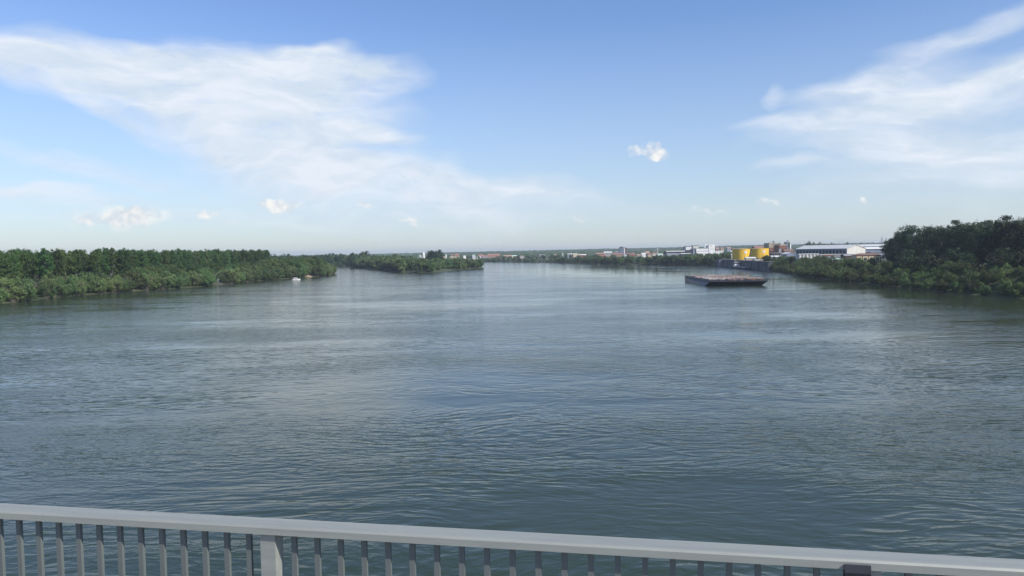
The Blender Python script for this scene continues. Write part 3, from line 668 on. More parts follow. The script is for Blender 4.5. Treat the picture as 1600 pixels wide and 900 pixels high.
# quay wall
d = (QB-QA); n_ = Vector((d.y, -d.x, 0)).normalized()
if n_.x < 0: n_ = -n_
L = d.length
t = thing('quay_wall', 'long dark concrete quay wall dropping to the water below the yellow tanks', 'quay wall', (QA.x, QA.y, 0), math.atan2(d.y, d.x))
s = 1 if (Matrix.Rotation(math.atan2(d.y, d.x), 3, 'Z') @ Vector((0,1,0))).dot(n_) > 0 else -1
bm = BM(); box(bm, -8, L+6, *(sorted((-0.6*s, 5.0*s))), -1.5, 8.7); obj('retaining_wall', bm, 'darkconcrete', t)
bm = BM(); box(bm, -8.3, L+6.3, *(sorted((-0.95*s, 5.4*s))), 8.7, 9.1); obj('coping', bm, 'darkconcrete', t)
for k in range(9):
    bm = BM(); x = 4+k*(L-8)/8; y0, y1 = sorted((-0.62*s, -1.1*s)); box(bm, x-0.5, x+0.5, y0, y1, -0.8, 8.2); obj('fender_post', bm, 'darksteel', t)
def on_quay(px, D, dz=9.1): p = at(px, hor(px), D); return p
# things on the quay: low cream walls, cars, huts
building('quay_office', 'low cream-walled building with pale roof right in front of the left yellow tank', 1166, 1181, 403.6, 868, 7, 'cream', 'metalroof', 'gable', 1.2, wins=(4,1,1.2,1.0,0.6), zb=6.9)
building('cream_wall_building', 'long cream wall along the foot of the right yellow tank', 1185, 1200, 403.6, 850, 5, 'cream', 'tan', 'flat', wins=(2,1,2.4,1.2,0.3), winmat='brick', zb=6.9)
building('white_kiosk', 'small white kiosk on the quay under the light mast', 1203.5, 1207.5, 404.8, 800, 3.5, 'white', 'darksteel', 'flat', zb=7.0, cat='kiosk')
building('low_white_roof_shed', 'long low shed with bright white roof right of the right yellow tank', 1206, 1224, 401.2, 870, 9, 'greywall', 'white', 'gable', 1.0, zb=7.2)
def car(px, D, label, paint, yaw, z=None):
    p = at(px, hor(px), D); z0 = gz(p.x, p.y) if z is None else z
    t = thing('parked_car', label, 'car', (p.x, p.y, z0), yaw, 'cars parked on the quay')
    bm = BM(); prism(bm, [(-2.1,0.3),(2.1,0.3),(2.15,0.75),(1.2,0.92),(0.75,1.42),(-1.1,1.45),(-1.75,0.95),(-2.15,0.85)], 'y', -0.85, 0.85); obj('body', bm, paint, t)
    bm = BM(); prism(bm, [(-1.45,0.95),(1.0,0.95),(0.66,1.36),(-1.02,1.38)], 'y', -0.87, 0.87); obj('window', bm, 'window', t)
    for sx in (-1.3, 1.3):
        for sy in (-0.8, 0.8):
            bm = BM(); tube(bm, (sx, sy-0.1, 0.32), (sx, sy+0.1, 0.32), 0.32, 0.32, 14); obj('wheel', bm, 'rubber', t)
for a in ((1177.5, 835, 'dark blue car parked on the quay between the two tanks', 'navy', 0.2), (1182, 832, 'pale car parked on the quay right of the dark blue car', 'white', 0.4), (1197, 822, 'rusty red car parked by the cream wall under the right tank', 'brick', 0.1)): car(*a, z=8.3)
def lamp_mast(px, ytop, D, label, zb=None, h=None, rw=0.22, mat='darksteel', head='flood'):
    p = at(px, ytop, D); z0 = gz(p.x, p.y) if zb is None else zb; H = p.z-z0
    t = thing('light_mast' if head == 'flood' else 'lamp_post', label, 'mast', (p.x, p.y, z0))
    bm = BM(); tube(bm, (0,0,-0.5), (0,0,H), rw*1.5, rw*0.8, 10); obj('pole', bm, mat, t)
    if head == 'flood':
        bm = BM(); tube(bm, (0,0,H-0.6), (0,0,H-0.3), 1.5, 1.7, 12); tube(bm, (0,0,H-0.3), (0,0,H+0.7), 1.2, 0.3, 12); obj('floodlight_crown', bm, mat, t)
    else:
        bm = BM(); box(bm, -0.9, 0.9, -0.2, 0.2, H, H+0.25); obj('lamp_head', bm, mat, t)
lamp_mast(1208.3, 377.6, 780, 'tall dark floodlight mast right of the yellow tanks', rw=0.28)
lamp_mast(1163.2, 406, 812, 'thin white pole standing at the river side of the quay', zb=0.6, mat='white', head='bar', rw=0.16)
lamp_mast(1244, 398.5, 760, 'short white lamp post in front of the grey gabled shed', mat='white', head='bar', rw=0.14)

# brick industrial complex
t = building('brick_factory', 'brown brick factory with a tan upper storey behind the floodlight mast', 1202, 1217.5, 387.6, 1020, 22, 'brick', 'darkbrick', 'flat', wins=(5,2,2.4,1.8,2), over=0.1)
L, Hh = LH(t); bm = BM(); box(bm, -L/2-0.6, L/2-0.4, -0.3, 20, Hh+0.46, Hh+6.8); up = obj('upper_storey', bm, 'tan', t)
bm = BM(); box(bm, -L/2-0.2, -L/2+0.9, 0, 1, Hh+6.8, Hh+8.0); box(bm, -L/2-0.4, L/2-0.6, -0.1, 19.8, Hh+6.8, Hh+7.05); obj('parapet', bm, 'concrete', up)
t = building('brick_hall', 'red brick hall with tan band and grey end towers, left of the white chimney', 1217.8, 1229, 384.6, 980, 20, 'brick', 'darkbrick', 'flat', wins=(4,3,1.8,1.6,2), over=0.1)
L, Hh = LH(t); bm = BM(); box(bm, -L/2+0.2, L/2-0.2, -0.25, 19.5, Hh+0.46, Hh+2.6); obj('tan_band', bm, 'tan', t)
bm = BM(); box(bm, -L/2-0.9, -L/2+2.2, -1.2, 3, -1, Hh-3.5); obj('stair_tower', bm, 'greywall', t)
bm = BM(); box(bm, L/2+0.003, L/2+1.6, -0.4, 6, -1, Hh+5.2); obj('lift_tower', bm, 'bluegrey', t)
building('brick_lean_to', 'low red sloping-roofed annexe below the white chimney', 1226, 1240, 392.6, 940, 10, 'brick', 'tile3', 'gable', 2.4, wins=(4,1,1.2,1.2,1))
building('left_brick_wing', 'long low red roof behind the right yellow tank', 1180, 1203, 387.2, 1150, 16, 'brick', 'tile', 'gable', 2.6)
p = at(1235, 380, 955); z0 = gz(p.x, p.y)
t = thing('chimney_stack', 'slim white chimney right of the red brick hall', 'chimney', (p.x, p.y, z0))
bm = BM(); tube(bm, (0,0,-0.5), (0,0,p.z-z0), 0.85, 0.7, 20); obj('shaft', bm, 'white', t, True)
bm = BM(); tube(bm, (0,0,p.z-z0-0.4), (0,0,p.z-z0+0.25), 0.95, 0.95, 20); obj('cap', bm, 'greywall', t)
for px, yt, lab in ((1231.3, 380.2, 'thin grey pole just left of the white chimney'), (1257.5, 378.2, 'thin pale pole rising behind the left end of the warehouse roof')):
    lamp_mast(px, yt, 960, lab, mat='greywall', head='bar', rw=0.2)
building('office_row', 'dark low office with three bright windows right of the yellow tanks', 1207, 1222.5, 395.6, 900, 10, 'darksteel', 'tan', 'flat', wins=(6,1,1.4,1.6,2.6), winmat='white')
building('grey_gable_shed', 'small grey-blue shed with pale gable roof right of the dark office', 1229, 1243.5, 397.0, 850, 14, 'bluegrey', 'metalroof', 'gable', 2.2, ridge='y', yaw=0.1)
# long warehouse
P0 = at(1243.5, 389.4, 765); P1 = at(1323.5, 387.0, 705)
yaw = math.atan2(P1.y-P0.y, P1.x-P0.x); L = math.hypot(P1.x-P0.x, P1.y-P0.y); Pm = (P0+P1)/2; z0 = gz(Pm.x, Pm.y); Hh = 20.4-z0; dp = 24.0
t = thing('warehouse', 'long warehouse with light metal roof, side coloured blue-grey as shaded and gable end cream as sunlit', 'warehouse', (Pm.x, Pm.y, z0), yaw)
bm = BM(); box(bm, -L/2, L/2-0.4, 0, dp, -1, Hh); obj('wall', bm, 'bluegrey', t)  # blue-grey puts the shade of the long side into its colour
bm = BM(); box(bm, L/2-0.4, L/2, 0.0, dp, -1, Hh+0.001); prism(bm, [(0, Hh+0.001), (dp, Hh+0.001), (dp/2, Hh+3.4)], 'x', L/2-0.4, L/2); obj('gable_wall', bm, 'offwhite', t)  # pale tone paints the sunlight falling on the gable end
k = 3.4/(dp/2); bm = BM(); prism(bm, [(-0.6, Hh-0.6*k+0.03), (dp/2, Hh+3.43), (dp+0.6, Hh-0.6*k+0.03), (dp+0.6, Hh-0.6*k+0.4), (dp/2, Hh+3.8), (-0.6, Hh-0.6*k+0.4)], 'x', -L/2-0.7, L/2+0.5); obj('roof', bm, 'metalroof', t)
bm = BM(); box(bm, -0.35, 0.35, -0.30, 0.0, -1, Hh-0.3); pil = obj('pilaster', bm, 'greywall', t)
bm = BM(); box(bm, -1.35, 1.35, -0.09, 0.0, 3.4, Hh-1.4); win = obj('window', bm, 'window', t)
NB = 15
for i in range(NB+1):
    o = pil if i == 0 else pil.copy()
    if i: link(o); o.parent = t
    o.location = (-L/2+0.5+(L-1.4)*i/NB, 0, 0)
for i in range(NB):
    o = win if i == 0 else win.copy()
    if i: link(o); o.parent = t
    o.location = (-L/2+0.5+(L-1.4)*(i+0.5)/NB, 0, 0)
bm = BM(); box(bm, L/2+0.003, L/2+0.1, dp/2-3, dp/2+3, -0.5, 5.5); obj('gate', bm, 'greywall', t)
building('rear_warehouse', 'white-roofed warehouse just right of the gable end coloured as sunlit', 1344, 1386, 389.0, 800, 22, 'bluegrey', 'white', 'gable', 1.7, wins=(12,1,2.2,2.4,3), over=0.8)
building('far_warehouse', 'farthest long warehouse whose pale roof shows above the other roofs by the dark grove', 1308, 1392, 385.2, 930, 30, 'bluegrey', 'metalroof', 'gable', 2.3, wins=(16,1,2.4,2.4,4))
building('low_grey_hall', 'low grey hall half hidden behind the dark grove', 1362, 1396, 394.6, 720, 14, 'greywall', 'greyroof', 'flat', wins=(8,1,2,1.5,1.5))
# small buildings in front of the warehouse
t = building('portico_building', 'small grey-white building with columns and dark doorways under the warehouse', 1249, 1278, 397.2, 690, 9, 'offwhite', 'white', 'flat', over=0.7, door=((-0.22,2.4,3.4,'darkbrick'),(0.02,2.2,3.6,'brick'),(0.16,1.8,3.6,'tan'),(0.36,2.4,3.8,'navy')))
L, Hh = LH(t)
for k in range(6):
    bm = BM(); x = -L/2+0.3+k*(L-0.6)/5; box(bm, x-0.28, x+0.28, -1.0, -0.45, -0.5, Hh-0.003); obj('column', bm, 'white', t)
t = building('red_sign_building', 'grey building with a dark red fascia right of the columned building', 1281, 1314, 397.8, 700, 9, 'greywall', 'offwhite', 'flat', wins=(6,1,2.2,2.0,1.2))
L, Hh = LH(t); bm = BM(); box(bm, -L/2+3, L/2-8, -0.25, 0.0, Hh-1.3, Hh-0.3); obj('fascia', bm, 'brick', t)
building('maroon_wall_building', 'low dark maroon brick building left of the yellow brick one', 1320, 1337, 399.8, 640, 8, 'darkbrick', 'greyroof', 'gable', 1.4)
t = building('yellow_brick_building', 'pale yellow building with four dark windows and brown pilasters beside the dark grove', 1338, 1376, 398.6, 610, 9, 'cream', 'tile3', 'hip', 1.6, wins=(4,1,2.3,2.6,1.6))
L, Hh = LH(t)
for k in range(5):
    bm = BM(); x = -L/2+0.2+k*(L-0.4)/4; box(bm, x-0.22, x+0.22, -0.2, 0.0, -0.5, Hh-0.01); obj('pilaster', bm, 'brick', t)
bm = BM(); box(bm, -L/2, L/2, -0.26, -0.2, Hh-0.5, Hh-0.05); obj('cornice', bm, 'darkbrick', t)
building('orange_house', 'small orange-walled house glimpsed through the trunks of the dark grove', 1412, 1422, 400, 560, 7, 'tile2', 'tile', 'gable', 2.0, cat='house', wins=(2,1,1.2,1.4,1))
building('cream_house', 'small cream house glimpsed through the dark grove right of the orange house', 1434, 1446, 402, 540, 7, 'cream', 'greyroof', 'gable', 2.0, cat='house', wins=(2,1,1.2,1.4,1))
# mint canopy tent
p = at(1308, 405.2, 560); z0 = gz(p.x, p.y)
t = thing('canopy_tent', 'pale mint green canopy with small raised top in front of the warehouse', 'canopy', (p.x, p.y, z0))
zc = p.z-z0; w = 20/F*560/2
bm = BM(); box(bm, -w, w, -2.5, 2.5, zc, zc+0.35); prism(bm, [(-w*0.45, zc+0.351), (w*0.45, zc+0.351), (w*0.18, zc+1.1), (-w*0.18, zc+1.1)], 'y', -1.2, 1.2); obj('canopy_top', bm, 'greenroof', t)
for sx in (-1, 0, 1):
    for sy in (-2.2, 2.2):
        bm = BM(); tube(bm, (sx*w*0.92, sy, -0.5), (sx*w*0.92, sy, zc), 0.09, 0.09, 8); obj('tent_pole', bm, 'white', t)
# lattice pylons at the horizon
def pylon(px, ytop, D, label):
    p = at(px, ytop, D); z0 = gz(p.x, p.y); H = p.z-z0; b = H*0.11
    t = thing('lattice_pylon', label, 'pylon', (p.x, p.y, z0), 0.3, 'pylons on the horizon')
    bm = BM(); n = 8
    for sx in (-1, 1):
        for sy in (-1, 1): bar(bm, (sx*b, sy*b, -1), (sx*b*0.12, sy*b*0.12, H), 0.55)
    for k in range(n):
        f0 = k/n; f1 = (k+1)/n; w0 = b*(1-0.88*f0); w1 = b*(1-0.88*f1)
        for q in range(4):
            c = [(-1,-1),(1,-1),(1,1),(-1,1)]; a0 = c[q]; a1 = c[(q+1)%4]
            bar(bm, (a0[0]*w0, a0[1]*w0, H*f0), (a1[0]*w1, a1[1]*w1, H*f1), 0.35); bar(bm, (a1[0]*w0, a1[1]*w0, H*f0), (a0[0]*w1, a0[1]*w1, H*f1), 0.35)
    obj('lattice_tower', bm, 'greywall', t)
    bm = BM()
    for f, w_ in ((0.72, 0.26), (0.84, 0.20), (0.95, 0.13)): bar(bm, (-H*w_, 0, H*f), (H*w_, 0, H*f), 0.5)
    obj('cross_arm', bm, 'greywall', t)
pylon(1378, 370.5, 2700, 'left of the two faint lattice pylons on the horizon beside the dark grove')
pylon(1384.5, 371.5, 2800, 'right of the two faint lattice pylons, touching the edge of the dark grove')

# ------------------------------------------------------------------ barges moored side by side in the river
A = wat(1104, 446.6); B = wat(1194.5, 446.2)
Wtot = (B-A).length*1.03; A = A-Vector((1.2,0,0)); dirL = Vector((4.0, 76.0, 0)).normalized(); dirW = Vector((dirL.y, -dirL.x, 0))
SHEAR = 2.6
LEN = 77.0; bw = Wtot/3-0.10
labs = ['left barge of the raft, its long grey side in view, pale hatch covers on deck', 'middle barge of the raft, pinkish hatch covers between its neighbours', 'right barge of the raft with rusty orange hatch covers']
hm = [['hatch2','hatch2','hatch','hatch2','hatch','hatch2'], ['hatch','hatch2','hatch','hatch3','hatch','hatch2'], ['hatch3','hatch','hatch','hatch2','hatch','hatch3']]
for bi in range(3):
    o = A+dirW*((bi+0.5)*Wtot/3+SHEAR)
    ln = LEN*(1.0, 0.97, 0.94)[bi]
    # local x = across, local y = along (away from the camera), origin at waterline bow
    t = thing('cargo_barge', labs[bi], 'barge', (o.x, o.y, 0), math.atan2(dirW.y, dirW.x), 'barges moored side by side')
    w2 = bw/2; dk = 2.55
    prof = [(0.0, -0.6), (0.0, 0.0), (-3.4, dk), (ln+2.2, dk), (ln, 0.0), (ln, -0.6)]
    bm = BM(); prism(bm, prof, 'x', -w2, w2)
    for v in bm.verts:
        if v.co.z < 0.1: v.co.x -= (SHEAR if v.co.y < 5 else 0.6)*(1-min(v.co.z, 0)*0.3)
    obj('hull', bm, 'hull', t)
    bm = BM(); box(bm, -w2-0.08, w2+0.08, -3.55, ln+2.3, dk+0.002, dk+0.16); obj('deck_edge', bm, 'hulledge', t)
    bm = BM(); 
    for (x0, x1, y0, y1) in ((-w2+0.7,-w2+0.95,2,ln-3),(w2-0.95,w2-0.7,2,ln-3),(-w2+0.95,w2-0.95,2,2.25),(-w2+0.95,w2-0.95,ln-3.25,ln-3)): box(bm, x0, x1, y0, y1, dk+0.16, dk+0.95)
    obj('hold_coaming', bm, 'rust' if bi else 'hull', t)
    n = 6; seg = (ln-5.5)/n
    for k in range(n):
        y0 = 2.3+k*seg+0.5; y1 = y0+seg-1.0; zb = dk+0.92+random.uniform(0, 0.55); xw = w2-0.55
        bm = BM(); pts = [(-xw, zb-0.35), (xw, zb-0.35), (xw, zb)] + [(xw*math.cos(a), zb+0.32*math.sin(a)) for a in (0.5, 1.0, 1.57, 2.14, 2.64)] + [(-xw, zb)]
        prism(bm, pts, 'y', y0, y1)
        for r_ in range(5): yy = y0+(y1-y0)*(r_+0.5)/5; prism(bm, [(-xw-0.05, zb), (xw+0.05, zb), (xw*0.5, zb+0.36), (-xw*0.5, zb+0.36)], 'y', yy-0.09, yy+0.09)
        obj('hatch_cover', bm, hm[bi][k], t)
    for (bx_, by_) in ((-w2+0.8,-2.6),(w2-0.8,-2.6),(-w2+2.4,-2.4),(w2-2.4,-2.4),(-w2+0.5,ln*0.3),(-w2+0.5,ln*0.6),(-w2+0.8,ln+1.0),(w2-0.8,ln+1.0)):
        bm = BM()
        for q in (-0.28, 0.28): tube(bm, (bx_+q, by_, dk+0.16), (bx_+q, by_, dk+0.95), 0.17, 0.17, 10); tube(bm, (bx_+q, by_, dk+0.95), (bx_+q, by_, dk+1.05), 0.25, 0.25, 10)
        obj('bollard', bm, 'darksteel', t)
    bm = BM(); wx = random.uniform(-1.2, 1.2); tube(bm, (wx-0.8, -1.2, dk+0.85), (wx+0.8, -1.2, dk+0.85), 0.6, 0.6, 14)
    for q in (-0.95, 0.85): box(bm, wx+q, wx+q+0.12, -1.8, -0.6, dk+0.16, dk+1.35)
    obj('anchor_winch', bm, 'darksteel', t)
    for k in range(7):   # rope heaps and tarpaulin bundles lying along the bow
        bm = BM(); cx = -w2+0.9+k*(bw-1.8)/6+random.uniform(-0.3, 0.3); s_ = random.uniform(0.6, 1.15)
        bmesh.ops.create_icosphere(bm, subdivisions=2, radius=1.0)
        for v in bm.verts:
            kf = 1+0.22*math.sin(v.co.x*5+k)*math.cos(v.co.y*4+k*2); v.co = Vector((cx+v.co.x*s_*1.25*kf, 0.2+v.co.y*s_*kf, dk+0.12+max(0.04, v.co.z*s_*0.95*kf)))
        obj('rope_heap', bm, random.choice(['darksteel','rubber','rust','darksteel']), t)
    bm = BM(); box(bm, -w2-0.06, -w2+0.06, -3.4, ln+2.2, dk+0.16, dk+(1.05 if bi == 0 else 0.95)); box(bm, -w2+0.06, w2-0.06, -3.42, -3.30, dk+0.16, dk+0.6)
    obj('bulwark', bm, 'hull', t)
    for k in range(9):
        bm = BM(); yy = 4+k*(ln-8)/8+random.uniform(-2, 2); L_ = random.uniform(1.2, 3.0); xx = -w2+0.35+random.uniform(0, 0.2)
        tube(bm, (xx, yy, dk+0.4), (xx+random.uniform(-0.2,0.2), yy+L_, dk+0.5), 0.28, 0.22, 8); box(bm, xx-0.3, xx+0.3, yy+L_*0.3, yy+L_*0.6, dk+0.16, dk+random.uniform(1.0, 1.7))
        obj('deck_gear', bm, random.choice(['darksteel','rubber','rust']), t)
    if bi == 0:
        for k in range(16):
            bm = BM(); yy = 1+k*(ln-2)/15
            bmesh.ops.create_uvsphere(bm, u_segments=10, v_segments=6, radius=0.5)
            for v in bm.verts: v.co = Vector((-w2-0.30+v.co.x*0.45, yy+v.co.y*1.6, dk-0.25+v.co.z*0.75))
            obj('fender', bm, 'rubber', t)
# ------------------------------------------------------------------ small boats, hut and debris
def hullbm(Lh, Wh, Hh, rake=1.2, draft=0.4):
    bm = BM(); st = [(-Lh/2, 0.8), (-Lh/4, 1.0), (Lh/6, 1.0), (Lh/2-rake, 0.7), (Lh/2, 0.06)]; rings = []
    for x, k in st:
        w_ = Wh/2*k; up_ = Hh*(1+0.25*max(0, (x/Lh+0.1)))
        rings.append([bm.verts.new((x, y, z)) for y, z in ((-w_, up_), (-w_*0.75, -draft), (w_*0.75, -draft), (w_, up_))])
    for a, b in zip(rings, rings[1:]):
        for i in range(3): bm.faces.new((a[i], b[i], b[i+1], a[i+1]))
        bm.faces.new((a[3], b[3], b[0], a[0]))
    bm.faces.new(rings[0]); bm.faces.new(rings[-1][::-1])
    bmesh.ops.recalc_face_normals(bm, faces=bm.faces); return bm
p = wat(463, 437.4)
t = thing('cabin_boat', 'small white cabin boat moored under the willows on the left bank', 'boat', (p.x, p.y, 0), 0.2)
obj('hull', hullbm(7.0, 2.6, 0.9), 'white', t)
bm = BM(); prism(bm, [(-2.2,0.95),(1.2,0.95),(0.7,2.2),(-2.1,2.25)], 'y', -0.95, 0.95); cb = obj('cabin', bm, 'white', t)
bm = BM(); prism(bm, [(-1.8,1.35),(0.75,1.35),(0.5,1.95),(-1.75,1.98)], 'y', -0.97, 0.97); obj('window', bm, 'window', cb)
p = at(345, 432.6, wat(345, 445).y+18); z0 = gz(p.x, p.y)
t = thing('riverside_cabin', 'small white cabin with pale grey roof in the grassy clearing on the left bank', 'cabin', (p.x, p.y, z0), 0.35)
bm = BM(); box(bm, -2.6, 2.6, 0, 4, -0.5, 2.6); prism(bm, [(0, 2.6), (4, 2.6), (2, 3.7)], 'x', -2.6, 2.6); obj('wall', bm, 'white', t)
bm = BM(); prism(bm, [(-0.6, 2.32), (2, 3.76), (4.6, 2.32), (4.6, 2.5), (2, 3.95), (-0.6, 2.5)], 'x', -3.1, 3.1); obj('roof', bm, 'metalroof', t)
bm = BM(); box(bm, 1.2, 2.2, -0.06, 0, 0.0, 2.0); obj('door', bm, 'darksteel', t)
bm = BM(); box(bm, -1.6, -0.4, -0.05, 0, 0.9, 1.9); obj('window', bm, 'window', t)
for px in (331.5, 334.5, 337.5):
    q = at(px, 436.5, p.y-4); zz = gz(q.x, q.y)
    bm = BM(); tube(bm, (0,0,-0.3), (0,0,1.8), 0.09, 0.08, 8); box(bm, -0.35, 0.35, -0.04, 0.04, 1.35, 1.5)
    o = obj('mooring_post', bm, 'stone', None); o.location = (q.x, q.y, zz); tag(o, 'short pale post standing in the grass left of the small white cabin', 'post', 'pale posts left of the cabin')
p = at(43, 458, wat(43, 468.5).y+5.0); z0 = gz(p.x, p.y)
t = thing('plank_shelter', 'low brown plank shelter on posts under the trees at the far left shore', 'shelter', (p.x, p.y, z0), 0.1)
bm = BM(); box(bm, -1.7, 1.7, -1.2, 1.2, 2.3, 2.45); obj('roof', bm, 'wood', t)
for sx in (-1.5, 1.5):
    for sy in (-1.0, 1.0): bm = BM(); box(bm, sx-0.09, sx+0.09, sy-0.09, sy+0.09, -0.3, 2.3); obj('post', bm, 'wood', t)
bm = BM(); box(bm, -1.5, 1.5, 0.4, 0.9, 0.7, 0.8); obj('bench', bm, 'wood', t)
for px, py, ln, ag, lab in ((70, 466.2, 5.5, 0.55, 'pale driftwood log slanting out of the water at the left shore'), (84, 465, 3.5, 1.1, 'shorter driftwood branch right of the slanting log')):
    p = wat(px, py); bm = BM(); dv = Vector((math.cos(ag)*ln, 0.4, math.sin(ag)*ln*0.55)); tube(bm, (0,0,-0.25), dv*0.5, 0.20, 0.16, 9); tube(bm, dv*0.5, dv+Vector((0.3,0.2,-0.2)), 0.16, 0.06, 9); tube(bm, dv*0.55, dv*0.7+Vector((-0.7,0.3,0.9)), 0.09, 0.03, 7)
    o = obj('driftwood_log', bm, 'wood'); o.location = (p.x, p.y, 0); tag(o, lab, 'log')
for px, py, r_, mt, lab in ((168, 457.0, 1.0, 'stone', 'pale boulder at the water edge under the left willows'), (212, 453.8, 1.5, 'stone', 'larger pale boulder right of the first on the left shore'), (206, 454.6, 0.9, 'sand', 'brownish boulder beside the larger pale one on the left shore')):
    p = wat(px, py); bm = BM(); bmesh.ops.create_icosphere(bm, subdivisions=3, radius=r_)
    for v in bm.verts: v.co *= 1+0.16*math.sin(v.co.x*4+px)+0.1*math.cos(v.co.y*6); v.co.z *= 0.6; v.co.x *= 1.5
    o = obj('boulder', bm, mt); o.location = (p.x, p.y+1.0, 0.15); tag(o, lab, 'boulder')
p = wat(478, 432.8); bm = BM(); bmesh.ops.create_icosphere(bm, subdivisions=4, radius=1.0)
for v in bm.verts: v.co = Vector((v.co.x*5.0*(1+0.1*math.sin(v.co.y*5)), v.co.y*4, v.co.z*1.7*(1+0.15*math.sin(v.co.x*6))))
o = obj('sand_bank', bm, 'sand', None, True); o.location = (p.x, p.y+4, 0.0); o['kind'] = 'structure'
# work boat at the quay
mid = QA.lerp(QB, 0.62); p = mid - n_*5.2
t = thing('work_boat', 'long low workboat with white wheelhouse moored at the quay wall', 'boat', (p.x, p.y, 0), math.atan2(-d.y, -d.x))
Lb = 58
obj('hull', hullbm(Lb, 7.5, 1.7, 4.0), 'navy', t)
bm = BM(); box(bm, -Lb/2+1, Lb/2-9, -3.2, 3.2, 1.95, 2.35); obj('deck_rim', bm, 'hatch2', t)
bm = BM(); box(bm, -Lb/2+12, Lb/2-14, -2.6, 2.6, 2.352, 2.9); obj('cargo_cover', bm, 'hatch', t)
x0 = Lb/2-14
bm = BM(); box(bm, x0+0.5, x0+8.5, -2.7, 2.7, 2.0, 4.6); wh = obj('deckhouse', bm, 'white', t)
bm = BM(); box(bm, x0+2, x0+6.5, -2.2, 2.2, 4.6, 7.0); w2_ = obj('wheelhouse', bm, 'white', t)
bm = BM(); box(bm, x0+1.9, x0+6.6, -2.25, 2.25, 5.4, 6.4); obj('wheelhouse_window', bm, 'window', w2_)
bm = BM(); box(bm, x0+1.2, x0+7.2, -2.7, 2.7, 7.0, 7.25); obj('wheelhouse_roof', bm, 'white', w2_)
for k in range(4):
    bm = BM(); box(bm, x0+1.2+k*1.8, x0+2.3+k*1.8, -2.75, 2.75, 3.1, 3.9); obj('cabin_window', bm, 'window', wh)
bm = BM(); tube(bm, (x0+7.5, 0, 4.6), (x0+7.5, 0, 10.5), 0.14, 0.08, 8); bar(bm, (x0+7.5, -1.2, 9.2), (x0+7.5, 1.2, 9.2), 0.1); obj('mast', bm, 'white', t)
bm = BM(); bar(bm, (-Lb/2+3, 0, 2.3), (-Lb/2+9, 0, 7.5), 0.35); bar(bm, (-Lb/2+3, 0, 2.3), (-Lb/2+3, 0, 6.0), 0.4); bar(bm, (-Lb/2+3, 0, 6.0), (-Lb/2+9, 0, 7.5), 0.15); obj('deck_crane', bm, 'darksteel', t)
# mooring structure left of the quay
p = QA - n_*3 + (QB-QA).normalized()*30
t = thing('mooring_dolphin', 'pale steel pile frame standing in the water at the left end of the quay', 'mooring frame', (p.x, p.y, 0))
for sx, sy in ((-2.2,-2),(2.2,-2),(-2.2,2),(2.2,2)):
    bm = BM(); tube(bm, (sx*1.15, sy*1.15, -2), (sx, sy, 7.6), 0.38, 0.38, 10); obj('pile', bm, 'greywall', t)
bm = BM(); box(bm, -2.8, 2.8, -2.6, 2.6, 7.6, 8.1); obj('platform', bm, 'greywall', t)
bm = BM(); bar(bm, (-2.4,-2.2,1), (2.2,-2.1,7.2), 0.25); bar(bm, (2.4,-2.2,1), (-2.2,-2.1,7.2), 0.25); obj('cross_brace', bm, 'greywall', t)

# ------------------------------------------------------------------ bridge railing and walkway
HR = 1.5; zr = CAMZ-HR
f0 = wat(0, 785, zr); f1 = wat(1600, 872.6, zr); n0 = wat(0, 798.3, zr); n1 = wat(1600, 890.5, zr)
dr = (f1-f0); dr.z = 0; dr.normalize(); nrm = Vector((-dr.y, dr.x, 0))
wid = ((f0-n0).dot(nrm)+(f1-n1).dot(nrm))/2
c0 = (f0+n0)/2; yawr = math.atan2(dr.y, dr.x)
def bottom_drop():
    # depth of the front face measured at the picture's centre
    mm = wat(800, 843, zr); s_ = (mm-n0).dot(dr); base = n0+dr*s_
    lo, hi = 0, 0.5
    for _ in range(40):
        md = (lo+hi)/2; q = base-Vector((0,0,md))-Vector((0,0,CAMZ)); 
        y = 450-F*q.dot(Up)/q.dot(Fw)
        if y < 858.3: lo = md
        else: hi = md
    return lo
th = bottom_drop(); print('rail width %.3f thick %.3f dist %.2f yaw %.3f' % (wid, th, c0.y, yawr))
t = thing('bridge_railing', 'grey painted steel bridge railing running across the foreground', 'railing', (c0.x, c0.y, zr-1.1), yawr)
LL = 34.0; w_ = wid/2
bm = BM()
pts = [(-w_, 1.1-th), (w_, 1.1-th), (w_, 1.1-0.012), (w_-0.008, 1.1-0.002), (w_-0.014, 1.1), (-w_+0.014, 1.1), (-w_+0.008, 1.1-0.002), (-w_, 1.1-0.012)]
prism(bm, pts, 'x', -LL, LL); obj('handrail', bm, 'rail', t)
bm = BM(); box(bm, -LL, LL, -0.025, 0.025, 0.10, 0.15); obj('bottom_rail', bm, 'rail', t)
m, tt, pp = newmat('baluster_paint'); MAT['baluster'] = m
cc = tt.new('ShaderNodeTexCoord').outputs['Object']
tt.put(pp.inputs['Base Color'], tt.mix(tt.range(tt.noise(tt.map(cc, sc=(1,1,0.2)), 8, 4, 0.6), 0.35, 0.7), (0.12,0.135,0.13,1), (0.09,0.105,0.10,1))); pp.inputs['Roughness'].default_value = 0.6
def along(px, z):
    q = wat(px, 880, z); return (q-c0).dot(dr)
pitch = 0.0
